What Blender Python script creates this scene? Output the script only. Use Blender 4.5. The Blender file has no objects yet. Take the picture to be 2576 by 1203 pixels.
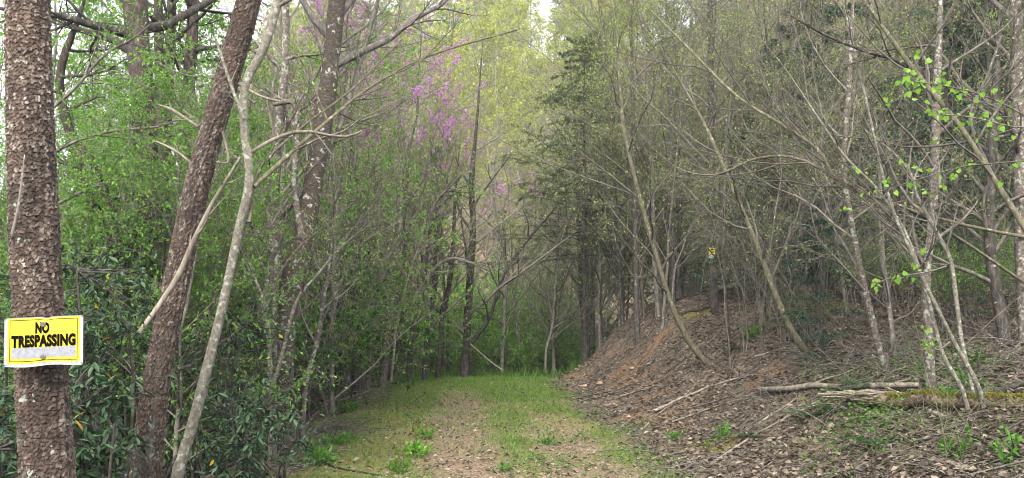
import bpy, math, random
import numpy as np
from mathutils import Vector, Matrix
R = math.radians
rng = np.random.default_rng(7)
random.seed(7)
SC = bpy.context.scene
COL = SC.collection

# ------------------------------------------------------------------ camera
CAMZ = 1.6
FPX = 1946.0                       # focal length in units of a 2576-wide picture
PITCH = math.atan(193.5 / FPX)
cam_d = bpy.data.cameras.new('camera')
cam = bpy.data.objects.new('camera', cam_d); COL.objects.link(cam)
cam_d.sensor_fit = 'HORIZONTAL'
cam_d.angle = 2 * math.atan(1288 / FPX)
cam_d.clip_start = 0.05; cam_d.clip_end = 3000
cam.location = (0, 0, CAMZ); cam.rotation_euler = (R(90) + PITCH, 0, 0)
SC.camera = cam

# ------------------------------------------------------------------ sky, sun, exposure
SUN_EL, SUN_AZ = R(44), R(186)      # bright overcast, sun behind the camera, along the track
world = bpy.data.worlds.new('World'); SC.world = world; world.use_nodes = True
wn = world.node_tree.nodes; wl = world.node_tree.links
for n in list(wn): wn.remove(n)
sky = wn.new('ShaderNodeTexSky'); sky.sky_type = 'NISHITA'; sky.sun_disc = False
sky.sun_elevation = SUN_EL; sky.sun_rotation = SUN_AZ
sky.air_density = 1.0; sky.dust_density = 3.0; sky.ozone_density = 1.0
tc = wn.new('ShaderNodeTexCoord'); nz = wn.new('ShaderNodeTexNoise')
nz.inputs['Scale'].default_value = 3.0; nz.inputs['Detail'].default_value = 6.0
cr = wn.new('ShaderNodeValToRGB')
cr.color_ramp.elements[0].position = 0.35; cr.color_ramp.elements[0].color = (0.55, 0.55, 0.55, 1)
cr.color_ramp.elements[1].position = 0.65; cr.color_ramp.elements[1].color = (0.9, 0.9, 0.9, 1)
mx = wn.new('ShaderNodeMixRGB'); mx.inputs[2].default_value = (7.5, 7.55, 7.6, 1)
bg = wn.new('ShaderNodeBackground'); bg.inputs['Strength'].default_value = 0.13
out = wn.new('ShaderNodeOutputWorld')
wl.new(tc.outputs['Generated'], nz.inputs['Vector']); wl.new(nz.outputs['Fac'], cr.inputs['Fac'])
wl.new(cr.outputs['Color'], mx.inputs[0]); wl.new(sky.outputs['Color'], mx.inputs[1])
wl.new(mx.outputs['Color'], bg.inputs['Color']); wl.new(bg.outputs['Background'], out.inputs['Surface'])
sun_d = bpy.data.lights.new('sun', 'SUN'); sun_d.energy = 1.5; sun_d.angle = R(14); sun_d.color = (1, .965, .91)
sun = bpy.data.objects.new('sun', sun_d); COL.objects.link(sun)
sun.rotation_euler = Vector((math.sin(SUN_AZ) * math.cos(SUN_EL), math.cos(SUN_AZ) * math.cos(SUN_EL), math.sin(SUN_EL))).to_track_quat('Z', 'Y').to_euler()
sun.location = (0, 0, 60)
vs = SC.view_settings
vs.view_transform = 'Standard'; vs.look = 'None'; vs.gamma = 1.0; vs.use_curve_mapping = False
vs.exposure = 1.78
SC.cycles.use_fast_gi = True; SC.cycles.fast_gi_method = 'REPLACE'; SC.cycles.ao_bounces_render = 1; SC.cycles.ao_bounces = 1
world.light_settings.distance = 12.0; world.light_settings.ao_factor = 1.0
SC.cycles.max_bounces = 5; SC.cycles.diffuse_bounces = 3; SC.cycles.transmission_bounces = 3
SC.cycles.use_denoising = True; SC.cycles.pixel_filter_type = 'BLACKMAN_HARRIS'; SC.cycles.filter_width = 1.0

# ------------------------------------------------------------------ mesh helpers
class MB:
    """collects vertices and faces of one mesh"""
    def __init__(s): s.v = []; s.q = []; s.t = []; s.n = 0; s.att = {}
    def add(s, v, q=None, t=None):
        v = np.asarray(v, float).reshape(-1, 3)
        if q is not None and len(q): s.q.append(np.asarray(q, np.int64) + s.n)
        if t is not None and len(t): s.t.append(np.asarray(t, np.int64) + s.n)
        s.v.append(v); s.n += len(v)
    def mesh(s, name, mat, smooth=False, origin=None):
        v = np.concatenate(s.v) if s.v else np.zeros((0, 3))
        if origin is not None: v = v - np.asarray(origin, float)
        me = bpy.data.meshes.new(name)
        q = np.concatenate(s.q) if s.q else np.zeros((0, 4), np.int64)
        t = np.concatenate(s.t) if s.t else np.zeros((0, 3), np.int64)
        me.vertices.add(len(v)); me.vertices.foreach_set('co', v.astype(np.float32).ravel())
        nl = q.size + t.size
        me.loops.add(nl); me.loops.foreach_set('vertex_index', np.concatenate([q.ravel(), t.ravel()]).astype(np.int32))
        me.polygons.add(len(q) + len(t))
        st = np.concatenate([np.arange(len(q)) * 4, q.size + np.arange(len(t)) * 3])
        me.polygons.foreach_set('loop_start', st.astype(np.int32))
        me.polygons.foreach_set('use_smooth', np.full(len(st), smooth, bool))
        for k, a in s.att.items():
            at = me.attributes.new(k, 'FLOAT', 'POINT'); at.data.foreach_set('value', np.asarray(a, np.float32))
        me.materials.append(mat); me.update(calc_edges=True)
        return me

def link(name, data, parent=None, loc=(0, 0, 0)):
    o = bpy.data.objects.new(name, data); COL.objects.link(o); o.location = loc
    if parent is not None: o.parent = parent
    return o
def tag(o, label, cat, group=None, kind=None):
    if label: o['label'] = label
    if cat: o['category'] = cat
    if group: o['group'] = group
    if kind: o['kind'] = kind
    return o
def thing(name, label, cat, loc, group=None, rz=0.0, sc=1.0):
    o = link(name, None, None, loc); o.rotation_euler = (0, 0, rz); o.scale = (sc, sc, sc)
    o.empty_display_size = .2
    return tag(o, label, cat, group)
def part(name, me, parent, kind=None, label=None):
    o = link(name, me, parent)
    if kind: o['kind'] = kind
    if label: o['label'] = label
    return o

def norm(a): return a / np.maximum(np.linalg.norm(a, axis=-1, keepdims=True), 1e-9)

def tubes(mb, P, Rr, n=5):
    """P (T,K,3) polylines, Rr (T,K) radii -> n-sided tubes"""
    P = np.asarray(P, float); Rr = np.asarray(Rr, float)
    if P.ndim == 2: P = P[None]; Rr = Rr[None]
    T, K, _ = P.shape
    if T == 0: return
    tn = norm(np.gradient(P, axis=1))
    ov = np.abs(norm(P[:, -1] - P[:, 0])); ax = np.eye(3)[np.argmin(ov, axis=1)][:, None, :]
    u = norm(np.cross(tn, np.broadcast_to(ax, tn.shape))); w = np.cross(tn, u)
    a = np.arange(n) * 2 * math.pi / n
    V = P[:, :, None] + Rr[:, :, None, None] * (np.cos(a)[None, None, :, None] * u[:, :, None] + np.sin(a)[None, None, :, None] * w[:, :, None])
    k = np.arange(K - 1)[:, None]; j = np.arange(n)[None]
    f = np.stack([k * n + j, k * n + (j + 1) % n, (k + 1) * n + (j + 1) % n, (k + 1) * n + j], -1).reshape(-1, 4)
    F = (np.arange(T)[:, None, None] * (K * n) + f[None]).reshape(-1, 4)
    mb.add(V, F)

def catmull(pts, K):
    """smooth resample of a polyline of any dimension"""
    p = np.asarray(pts, float)
    if len(p) == 2: return p[0] + (p[1] - p[0]) * np.linspace(0, 1, K)[:, None]
    q = np.vstack([2 * p[0] - p[1], p, 2 * p[-1] - p[-2]])
    s = np.linspace(0, len(p) - 1 - 1e-6, K); i = s.astype(int); t = (s - i)[:, None]
    a, b, c, d = q[i], q[i + 1], q[i + 2], q[i + 3]
    return .5 * (2 * b + (c - a) * t + (2 * a - 5 * b + 4 * c - d) * t**2 + (3 * b - a - 3 * c + d) * t**3)

def grow(P, Rr, n, t0, t1, lr, ang, K, up=0.0, wig=.15, rr=.55, rmin=.0015, shrink=.5, lmin=0, flat=0.0, rg=None):
    """n child branches on each parent polyline"""
    g = rg or rng
    T, Kp, _ = P.shape
    if T == 0: return np.zeros((0, K, 3)), np.zeros((0, K))
    t = t0 + (t1 - t0) * (np.arange(n)[None] + g.random((T, n))) / n
    x = t * (Kp - 1); i = np.minimum(x.astype(int), Kp - 2); f = (x - i)[..., None]
    I = np.arange(T)[:, None]
    pos = P[I, i] * (1 - f) + P[I, i + 1] * f
    tn = norm(P[I, i + 1] - P[I, i]); rad = Rr[I, i] * (1 - f[..., 0]) + Rr[I, i + 1] * f[..., 0]
    pl = np.linalg.norm(np.diff(P, axis=1), axis=2).sum(1)[:, None]
    L = np.maximum(pl * lr * (1 - shrink * (t - t0) / max(t1 - t0, 1e-6)) * g.uniform(.6, 1.25, (T, n)), lmin)
    ax = np.eye(3)[np.argmin(np.abs(tn), axis=-1)]
    u = norm(np.cross(tn, ax)); w = np.cross(tn, u)
    az = (np.arange(n)[None] * 2.39996 + g.random((T, 1)) * 6.28 + g.normal(0, .4, (T, n)))[..., None]
    pr = np.cos(az) * u + np.sin(az) * w
    if flat: pr[..., 2] *= (1 - flat); pr = norm(pr)
    an = np.asarray(ang + g.normal(0, .15, (T, n)))[..., None]
    d = np.cos(an) * tn + np.sin(an) * pr
    pos = pos.reshape(-1, 3); d = d.reshape(-1, 3); L = L.reshape(-1); rad = rad.reshape(-1)
    N = len(pos); out_ = np.zeros((N, K, 3)); out_[:, 0] = pos
    st = (L / (K - 1))[:, None]
    for k in range(1, K):
        d = norm(d + wig * g.normal(0, 1, (N, 3)) + np.array([0, 0, up]))
        out_[:, k] = out_[:, k - 1] + d * st
    r0 = np.maximum(rad * rr, rmin)
    return out_, np.maximum(r0[:, None] * np.linspace(1, .25, K)[None], rmin * .7)

def leaves(mb, pos, dr, up, ln, wd, fold=.15, mid=.45):
    """rhombic leaves folded along the midrib"""
    dr = norm(dr); sd = norm(np.cross(dr, up)); nm = np.cross(sd, dr)
    ln = np.asarray(ln)[:, None]; wd = np.asarray(wd)[:, None]
    c = pos + dr * ln * mid + nm * wd * fold
    V = np.stack([pos, c + sd * wd * .5, pos + dr * ln, c - sd * wd * .5], 1)
    N = len(pos); F = np.arange(N)[:, None] * 4 + np.array([[0, 1, 2, 3]])
    mb.add(V, F)

def leaf_on(mb, P, per, ln, asp, spread=.9, droop=-.2, off=.0, t0=.1, up=(0, 0, 1), upj=.6, rg=None, keep=1.0):
    g = rg or rng
    T, K, _ = P.shape
    if T == 0: return
    t = t0 + (1 - t0) * g.random((T, per)); x = t * (K - 1); i = np.minimum(x.astype(int), K - 2); f = (x - i)[..., None]
    I = np.arange(T)[:, None]
    pos = (P[I, i] * (1 - f) + P[I, i + 1] * f).reshape(-1, 3)
    tn = norm(P[I, i + 1] - P[I, i]).reshape(-1, 3)
    if keep < 1:
        m = g.random(len(pos)) < keep; pos = pos[m]; tn = tn[m]
    N = len(pos)
    pos = pos + g.normal(0, off, (N, 3)) if off else pos
    dr = norm(tn + spread * g.normal(0, 1, (N, 3)) + np.array([0, 0, droop]))
    u = norm(np.asarray(up, float) + upj * g.normal(0, 1, (N, 3)))
    l = ln * g.uniform(.6, 1.25, N)
    leaves(mb, pos, dr, u, l, l * asp)

# ------------------------------------------------------------------ picture <-> place
def at(px, py, D):
    a = (px - 1288) / FPX; b = (601.5 - py) / FPX
    d = np.array([a, math.cos(PITCH) - b * math.sin(PITCH), math.sin(PITCH) + b * math.cos(PITCH)])
    return np.array([0, 0, CAMZ]) + d * (D / d[1])

def sst(a, b, x): t = np.clip((x - a) / (b - a), 0, 1); return t * t * (3 - 2 * t)
_ph = np.random.default_rng(3).uniform(0, 6.28, (40, 2)); _dr = np.random.default_rng(4).uniform(0, 6.28, 40)
def bump(x, y, f0, n, k0=0):
    s = 0
    for k in range(n):
        a = _dr[k0 + k]; f = f0 * (1.35 ** k)
        s = s + np.sin((x * math.cos(a) + y * math.sin(a)) * f + _ph[k0 + k, 0]) * np.sin((-x * math.sin(a) + y * math.cos(a)) * f * .9 + _ph[k0 + k, 1]) / (1.12 ** k)
    return s / math.sqrt(n)

def cx(y):
    y = np.asarray(y, float)
    return -.2 - .07 * (np.clip(y, -12, 18) - 7.7) - .016 * np.clip(y - 18, 0, 16) ** 1.7
def track_edges(y):
    c = cx(y); w = .14 * np.sin(y * 1.3) + .1 * np.sin(y * 2.9 + 1)
    return c - 1.9 + w, c + 1.85 + .5 * w
def hgt(x, y):
    x = np.asarray(x, float); y = np.asarray(y, float)
    l, r = track_edges(y)
    z = -.028 * np.clip(y - 19.5, 0, 7) ** 1.9 + .016 * np.clip(y - 30, 0, 14)
    # left shoulder falls away
    d = np.maximum(l - x, 0)
    z = z - 1.9 * sst(0, 5.5, d) * sst(60, 30, y) - .02 * np.maximum(d - 4, 0) * sst(60, 30, y)
    # right bank
    d = np.maximum(x - r - .33 * np.clip(y - 21, 0, 30), 0)
    A = np.interp(y, [-10, 6, 8, 10, 12, 14, 18, 22, 40], [.3, .35, .4, .72, 1.1, 1.35, 1.5, 1.5, 1.1])
    z = z + A * sst(0, 3.0, d) + .23 * np.maximum(d - 1.2, 0) + .22 * np.maximum(d - 9, 0) * sst(4, 22, y)
    # hill across the valley
    sl = np.interp(x, [-70, -40, -14, 30], [.28, .36, .62, .64])
    z = z + sl * np.clip(y - 47, 0, 63) * sst(44, 60, y)
    # small relief
    on = sst(0, .5, np.maximum(l - x, x - r))
    z = z + on * (.10 * bump(x, y, .9, 4) + .05 * bump(x, y, 3.2, 5, 6) + .02 * bump(x, y, 9, 4, 12)) + .012 * bump(x, y, 2.0, 4, 20)
    z = z + 1.2 * bump(x, y, .09, 4, 26) * sst(50, 70, y)
    # wheel ruts
    for o, hw, ye in ((-.27, .35, 19), (1.02, .3, 13)):
        z = z - .03 * np.exp(-((x - cx(y) - o) / hw) ** 2) * sst(ye, ye - 3, y)
    return z
def ground_hit(px, py, y0=5.0, y1=90.0):
    ys = np.arange(y0, y1, .02); p0 = at(px, py, 1.0) - np.array([0, 0, CAMZ])
    X = p0[0] * ys; Z = CAMZ + p0[2] * ys
    m = Z < hgt(X, ys)
    k = int(np.argmax(m)) if m.any() else len(ys) - 1
    return np.array([X[k], ys[k], float(hgt(X[k], ys[k]))])

# ------------------------------------------------------------------ materials
def lin(r, g, b):
    f = lambda c: (c / 255 / 12.92) if c <= 10 else ((c / 255 + .055) / 1.055) ** 2.4
    return (f(r), f(g), f(b), 1)
def new_mat(name):
    m = bpy.data.materials.new(name); m.use_nodes = True
    nt = m.node_tree
    for n in list(nt.nodes): nt.nodes.remove(n)
    o = nt.nodes.new('ShaderNodeOutputMaterial')
    return m, nt, o
def ramp(nt, src, cols, interp='LINEAR'):
    r = nt.nodes.new('ShaderNodeValToRGB'); e = r.color_ramp; e.interpolation = interp
    while len(e.elements) < len(cols): e.elements.new(.5)
    for el, (p, c) in zip(e.elements, cols): el.position = p; el.color = c
    nt.links.new(src, r.inputs['Fac']); return r.outputs['Color']
def noise(nt, vec, scale, detail=4, rough=.6):
    n = nt.nodes.new('ShaderNodeTexNoise'); n.inputs['Scale'].default_value = scale
    n.inputs['Detail'].default_value = detail; n.inputs['Roughness'].default_value = rough
    if vec is not None: nt.links.new(vec, n.inputs['Vector'])
    return n.outputs['Fac']
def mixc(nt, fac, a, b, mode='MIX'):
    m = nt.nodes.new('ShaderNodeMixRGB'); m.blend_type = mode
    for i, s in ((0, fac), (1, a), (2, b)):
        if isinstance(s, (int, float)): m.inputs[i].default_value = s
        elif isinstance(s, tuple): m.inputs[i].default_value = s
        else: nt.links.new(s, m.inputs[i])
    return m.outputs['Color']
def math_n(nt, op, a, b=0.0, clamp=False):
    m = nt.nodes.new('ShaderNodeMath'); m.operation = op; m.use_clamp = clamp
    for i, s in ((0, a), (1, b)):
        if isinstance(s, (int, float)): m.inputs[i].default_value = s
        else: nt.links.new(s, m.inputs[i])
    return m.outputs[0]
def attr(nt, name):
    a = nt.nodes.new('ShaderNodeAttribute'); a.attribute_name = name; return a.outputs['Fac']
def coord(nt, scale=(1, 1, 1), kind='Object'):
    t = nt.nodes.new('ShaderNodeTexCoord'); m = nt.nodes.new('ShaderNodeMapping')
    m.inputs['Scale'].default_value = scale; nt.links.new(t.outputs[kind], m.inputs['Vector']); return m.outputs['Vector']
def obj_rand(nt): return nt.nodes.new('ShaderNodeObjectInfo').outputs['Random']
def isl_rand(nt): return nt.nodes.new('ShaderNodeNewGeometry').outputs['Random Per Island']

def leaf_mat(name, cols, trans=.4, rough=.55, spec=.25, obj_var=.35, by_obj=False):
    m, nt, o = new_mat(name)
    rnd = obj_rand(nt) if by_obj else isl_rand(nt)
    c = ramp(nt, rnd, [(i / max(len(cols) - 1, 1), lin(*k)) for i, k in enumerate(cols)])
    if obj_var and not by_obj:
        v = ramp(nt, obj_rand(nt), [(0, (1 - obj_var,) * 3 + (1,)), (1, (1 + obj_var * .4,) * 3 + (1,))])
        c = mixc(nt, 1.0, c, v, 'MULTIPLY')
    p = nt.nodes.new('ShaderNodeBsdfPrincipled'); p.inputs['Roughness'].default_value = rough
    p.inputs['Specular IOR Level'].default_value = spec
    nt.links.new(c, p.inputs['Base Color'])
    t = nt.nodes.new('ShaderNodeBsdfTranslucent'); nt.links.new(c, t.inputs['Color'])
    s = nt.nodes.new('ShaderNodeMixShader'); s.inputs[0].default_value = trans
    nt.links.new(p.outputs[0], s.inputs[1]); nt.links.new(t.outputs[0], s.inputs[2]); nt.links.new(s.outputs[0], o.inputs['Surface'])
    return m
def surf(nt, o, col, rough=.85, bumps=None, spec=.25):
    p = nt.nodes.new('ShaderNodeBsdfPrincipled'); p.inputs['Roughness'].default_value = rough
    p.inputs['Specular IOR Level'].default_value = spec
    if isinstance(col, tuple): p.inputs['Base Color'].default_value = col
    else: nt.links.new(col, p.inputs['Base Color'])
    if bumps is not None:
        b = nt.nodes.new('ShaderNodeBump'); b.inputs['Strength'].default_value = bumps[1]; b.inputs['Distance'].default_value = bumps[2]
        nt.links.new(bumps[0], b.inputs['Height']); nt.links.new(b.outputs[0], p.inputs['Normal'])
    nt.links.new(p.outputs[0], o.inputs['Surface'])

def bark_mat(name, dark, midc, light, lichen=None, lich_amt=.5, sc=1.0, obj_var=.3, moss=None, streak=3.0):
    m, nt, o = new_mat(name)
    v1 = coord(nt, (22 * sc, 22 * sc, 22 * sc / streak)); v2 = coord(nt, (9 * sc,) * 3)
    n1 = noise(nt, v1, 1.0, 5, .7)
    c = ramp(nt, n1, [(.3, lin(*dark)), (.5, lin(*midc)), (.7, lin(*light))])
    if lichen:
        n2 = noise(nt, v2, 1.4, 5, .65)
        f = ramp(nt, n2, [(lich_amt, (0, 0, 0, 1)), (lich_amt + .07, (1, 1, 1, 1))])
        c = mixc(nt, f, c, lin(*lichen))
    if moss:
        n3 = noise(nt, coord(nt, (3 * sc,) * 3), 1.0, 4, .6)
        c = mixc(nt, ramp(nt, n3, [(.52, (0, 0, 0, 1)), (.62, (1, 1, 1, 1))]), c, lin(*moss))
    if obj_var:
        v = ramp(nt, obj_rand(nt), [(0, (1 - obj_var,) * 3 + (1,)), (1, (1 + obj_var * .5,) * 3 + (1,))])
        c = mixc(nt, 1.0, c, v, 'MULTIPLY')
    surf(nt, o, c, .9, (n1, .6, .01))
    return m

def pine_mat(name):
    m, nt, o = new_mat(name)
    v = coord(nt, (1, 1, 1)); n = noise(nt, v, 60, 5, .7); n2 = noise(nt, v, 5, 4, .6)
    c = ramp(nt, attr(nt, 'tint'), [(0, lin(26, 23, 21)), (.25, lin(48, 40, 36)), (.5, lin(72, 59, 52)), (.72, lin(94, 80, 71)), (.9, lin(122, 112, 102)), (1, lin(158, 152, 142))])
    c = mixc(nt, .28, c, ramp(nt, n, [(.35, lin(34, 30, 27)), (.62, lin(104, 94, 85))]), 'MIX')
    c = mixc(nt, ramp(nt, n2, [(.5, (0, 0, 0, 1)), (.72, (.35, .35, .35, 1))]), c, lin(88, 64, 52))
    st = noise(nt, coord(nt, (3.5, 3.5, 1.1)), 1.0, 4, .6)
    c = mixc(nt, 1.0, c, ramp(nt, st, [(.32, (.62, .62, .62, 1)), (.5, (1, 1, 1, 1)), (.68, (1.25, 1.22, 1.18, 1))]), 'MULTIPLY')
    # pale lichen crusts on some plates
    l = math_n(nt, 'MULTIPLY', noise(nt, v, 11, 4, .6), math_n(nt, 'ADD', .72, math_n(nt, 'MULTIPLY', attr(nt, 'tint2'), .5)))
    c = mixc(nt, ramp(nt, l, [(.70, (0, 0, 0, 1)), (.75, (1, 1, 1, 1))]), c, lin(134, 138, 126))
    surf(nt, o, c, .85, (n, .5, .004))
    return m

M = {}
M['pine'] = pine_mat('pine_bark')
M['pine_far'] = bark_mat('far_pine_bark', (38, 33, 31), (66, 57, 52), (98, 88, 82), (150, 150, 140), .66, 1.0, .2, streak=2.2)
M['lichen'] = bark_mat('lichen_bark', (76, 73, 63), (112, 107, 94), (144, 139, 125), (158, 158, 146), .55, 1.7, .12, streak=1.2)
M['speck'] = bark_mat('speckled_bark', (62, 54, 48), (104, 94, 84), (140, 132, 122), (164, 164, 154), .53, 1.5, .2, streak=1.0)
M['brown'] = bark_mat('brown_bark', (54, 48, 42), (76, 68, 60), (102, 94, 84), (176, 172, 162), .58, 1.0, .15, streak=.35)
M['dark'] = bark_mat('dark_bark', (40, 37, 34), (70, 65, 60), (104, 98, 92), (150, 150, 142), .62, 1.0, .3)
M['grey'] = bark_mat('grey_bark', (70, 64, 58), (108, 102, 94), (146, 140, 130), (184, 182, 172), .6, 1.0, .4)
M['olive'] = bark_mat('olive_bark', (66, 63, 50), (98, 93, 74), (126, 119, 98), (158, 156, 138), .6, 1.3, .15)
M['twig'] = bark_mat('twig_bark', (74, 68, 62), (108, 101, 92), (140, 132, 122), None, .5, 1.0, .45)
M['deadwood'] = bark_mat('dead_wood', (92, 84, 74), (132, 122, 108), (170, 160, 144), None, .5, 1.0, .25, streak=6)
M['rot'] = bark_mat('rotten_wood', (58, 46, 38), (112, 94, 78), (164, 148, 130), None, .5, 1.1, .0, streak=1.0)
M['hill_bark'] = bark_mat('hillside_bark', (92, 86, 80), (130, 124, 116), (166, 160, 150), None, .5, .6, .3)
M['laurel'] = leaf_mat('laurel_leaf', [(36, 54, 34), (50, 72, 46), (64, 88, 58), (92, 112, 78)], .18, .5, .22, by_obj=True)
M['laurel_s'] = leaf_mat('laurel_leaf_mass', [(40, 64, 44), (52, 80, 56), (64, 94, 64), (84, 112, 82)], .15, .5, .4)
M['yellowed'] = leaf_mat('yellowed_leaf', [(200, 172, 40), (190, 150, 40)], .3, .5, .3, by_obj=True)
M['spring'] = leaf_mat('spring_green_leaf', [(80, 124, 46), (106, 156, 60), (130, 178, 72), (154, 194, 90)], .5, obj_var=.25)
M['deepgreen'] = leaf_mat('deep_green_leaf', [(56, 88, 40), (74, 112, 50), (94, 134, 62)], .45, obj_var=.25)
M['ygreen'] = leaf_mat('yellow_green_leaf', [(146, 156, 54), (172, 180, 66), (190, 196, 78), (208, 212, 104)], .5, obj_var=.25)
M['bud'] = leaf_mat('unfolding_bud', [(122, 148, 68), (146, 170, 82), (172, 192, 102), (146, 150, 90)], .5)
M['heart'] = leaf_mat('heart_leaf', [(116, 164, 54), (134, 180, 64), (152, 192, 82)], .55, .5, .3, by_obj=True)
M['hemlock'] = leaf_mat('hemlock_needles', [(36, 60, 44), (50, 80, 58), (64, 98, 72), (86, 120, 94)], .15, .5, .3)
M['cedar'] = leaf_mat('cedar_needles', [(66, 84, 52), (86, 106, 66), (108, 128, 82)], .3)
M['wpine'] = leaf_mat('white_pine_needles', [(46, 66, 52), (62, 84, 66), (80, 102, 82)], .2)
M['redbud'] = leaf_mat('redbud_blossom', [(192, 126, 176), (210, 150, 198), (224, 178, 216), (180, 110, 162)], .4, obj_var=.15)
M['grass'] = leaf_mat('grass_blade', [(76, 112, 42), (98, 140, 54), (118, 158, 64), (144, 168, 90)], .45, .5)
M['herb'] = leaf_mat('herb_leaf', [(70, 112, 44), (92, 140, 54), (118, 168, 72)], .45, .45)
M['weed'] = leaf_mat('bright_weed_leaf', [(92, 140, 46), (112, 160, 56), (136, 178, 74)], .45, .5)
M['fern'] = leaf_mat('fern_frond', [(42, 70, 42), (58, 90, 52), (76, 108, 62)], .3, .45)
M['moss'] = leaf_mat('moss_tuft', [(104, 100, 34), (124, 120, 44), (140, 132, 56), (92, 98, 40)], .2, .9)
M['litter'] = leaf_mat('fallen_leaf', [(56, 48, 40), (82, 71, 59), (104, 91, 77), (132, 117, 99), (92, 85, 77), (162, 147, 127), (66, 57, 48)], .15, .6, .4, obj_var=0)
M['chips'] = leaf_mat('straw_chip', [(96, 82, 66), (124, 108, 88), (150, 132, 110), (178, 162, 140)], .1, .8, .2, obj_var=0)
M['strawgrass'] = leaf_mat('dead_grass', [(132, 106, 74), (158, 132, 96), (120, 92, 66)], .3, .8)

# ------------------------------------------------------------------ ground, track, valley road, far hill: one grid, cut into its regions
def axis(lo, hi, a, b, fine, grow_=1.12):
    v = list(np.arange(a, b + 1e-6, fine)); s = fine
    while v[-1] < hi: s *= grow_; v.append(v[-1] + s)
    s = fine; w = [a]
    while w[-1] > lo: s *= grow_; w.append(w[-1] - s)
    return np.array(w[:0:-1] + v)
gx = axis(-420, 420, -5.5, 10.5, .075); gy = axis(-60, 640, 4.5, 24, .085, 1.09)
GX, GY = np.meshgrid(gx, gy); GZ = hgt(GX, GY)
tl, tr = track_edges(GY)
WOB = .18 * bump(GX, GY, 4.0, 5, 8)
a_track = sst(-.25, .3, np.minimum(GX - tl, tr - GX) + WOB) * sst(30, 24, GY)
a_clay = np.clip(sst(.0, .5, GX - tr) * sst(2.6, 1.5, GX - tr) * sst(8, 11, GY) * sst(23, 20, GY) + 1.1 * bump(GX, GY, 2.0, 5, 3) - .95, 0, .85) * sst(.0, .4, GX - tr) * sst(5, 3, GX - tr)
a_moss = np.clip(1.7 * bump(GX, GY, 1.1, 5, 14) - .75, 0, 1) * sst(.3, 1.2, GX - tr) * sst(9, 6, GX - tr)
rut = np.zeros_like(GX)
for o_, hw, ye in ((-.27, .5, 18.5), (1.02, .5, 13.5)):
    rut = np.maximum(rut, np.exp(-((GX - cx(GY) - o_ + .3 * WOB) / hw) ** 4) * sst(ye, ye - 3.5, GY))
rut = np.clip(rut + .5 * bump(GX, GY, 2.2, 5, 18) * sst(12, 7, GY), 0, 1)
a_green = np.clip(sst(21.5, 24, GY) * sst(47, 45, GY) * sst(-26, -20, GX) * sst(14, 8, GX), 0, 1)
ii = np.arange(len(gy) - 1)[:, None]; jj = np.arange(len(gx) - 1)[None]; W = len(gx)
FQ = np.stack([ii * W + jj, ii * W + jj + 1, (ii + 1) * W + jj + 1, (ii + 1) * W + jj], -1)
cxm = (GX[:-1, :-1] + GX[1:, 1:]) / 2; cym = (GY[:-1, :-1] + GY[1:, 1:]) / 2
tlm, trm = track_edges(cym)
m_track = (cxm > tlm - .3) & (cxm < trm + .3) & (cym < 24)
m_road = (cym > 44.2) & (cym < 47.6) & (cxm > -7) & (cxm < 1.5)
m_far = (cym > 47.5) & ~m_road
m_bank = (cxm > trm + .3) & ~m_road & ~m_far
m_left = ~(m_track | m_road | m_far | m_bank)
VV = np.stack([GX, GY, GZ], -1).reshape(-1, 3)
def ground_piece(name, mask, mat, label):
    q = FQ[mask]; us, inv = np.unique(q, return_inverse=True)
    mb = MB(); mb.add(VV[us], inv.reshape(-1, 4))
    for k, a in (('track', a_track), ('clay', a_clay), ('moss', a_moss), ('rut', rut), ('green', a_green)): mb.att[k] = a.ravel()[us]
    o = link(name, mb.mesh(name, mat, True)); tag(o, label, None, None, 'structure'); return o
def ground_mat():
    m, nt, o = new_mat('forest_floor')
    v = coord(nt)
    vo = nt.nodes.new('ShaderNodeTexVoronoi'); vo.inputs['Scale'].default_value = 24; nt.links.new(v, vo.inputs['Vector'])
    sep = nt.nodes.new('ShaderNodeSeparateColor'); nt.links.new(vo.outputs['Color'], sep.inputs[0])
    lit = ramp(nt, sep.outputs[0], [(0, lin(60, 52, 43)), (.3, lin(84, 73, 61)), (.6, lin(106, 94, 79)), (.85, lin(128, 114, 97)), (1, lin(92, 84, 76))])
    n1 = noise(nt, v, 3.0, 6, .65); n2 = noise(nt, v, 40, 5, .7)
    lit = mixc(nt, ramp(nt, n1, [(.4, (0, 0, 0, 1)), (.7, (.55, .55, .55, 1))]), lit, lin(74, 60, 50))
    clay = ramp(nt, n2, [(.3, lin(104, 78, 56)), (.55, lin(136, 106, 78)), (.75, lin(160, 132, 102))])
    c = mixc(nt, attr(nt, 'clay'), lit, clay)
    mossc = ramp(nt, n2, [(.3, lin(84, 80, 30)), (.6, lin(122, 116, 46)), (.8, lin(140, 132, 66))])
    c = mixc(nt, attr(nt, 'moss'), c, mossc)
    gr = ramp(nt, n2, [(.3, lin(70, 90, 40)), (.6, lin(98, 126, 56)), (.8, lin(128, 142, 80))])
    c = mixc(nt, attr(nt, 'green'), c, gr)
    dirt = ramp(nt, n2, [(.28, lin(92, 76, 60)), (.5, lin(126, 106, 86)), (.72, lin(156, 136, 114))])
    turf = ramp(nt, noise(nt, v, 26, 5, .7), [(.3, lin(84, 84, 44)), (.5, lin(104, 106, 56)), (.7, lin(136, 118, 82))])
    tcol = mixc(nt, math_n(nt, 'ADD', attr(nt, 'rut'), math_n(nt, 'MULTIPLY', math_n(nt, 'SUBTRACT', n2, .5), .8), True), turf, dirt)
    c = mixc(nt, attr(nt, 'track'), c, tcol)
    surf(nt, o, c, .95, (math_n(nt, 'ADD', n2, vo.outputs['Distance']), .7, .02))
    return m
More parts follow.
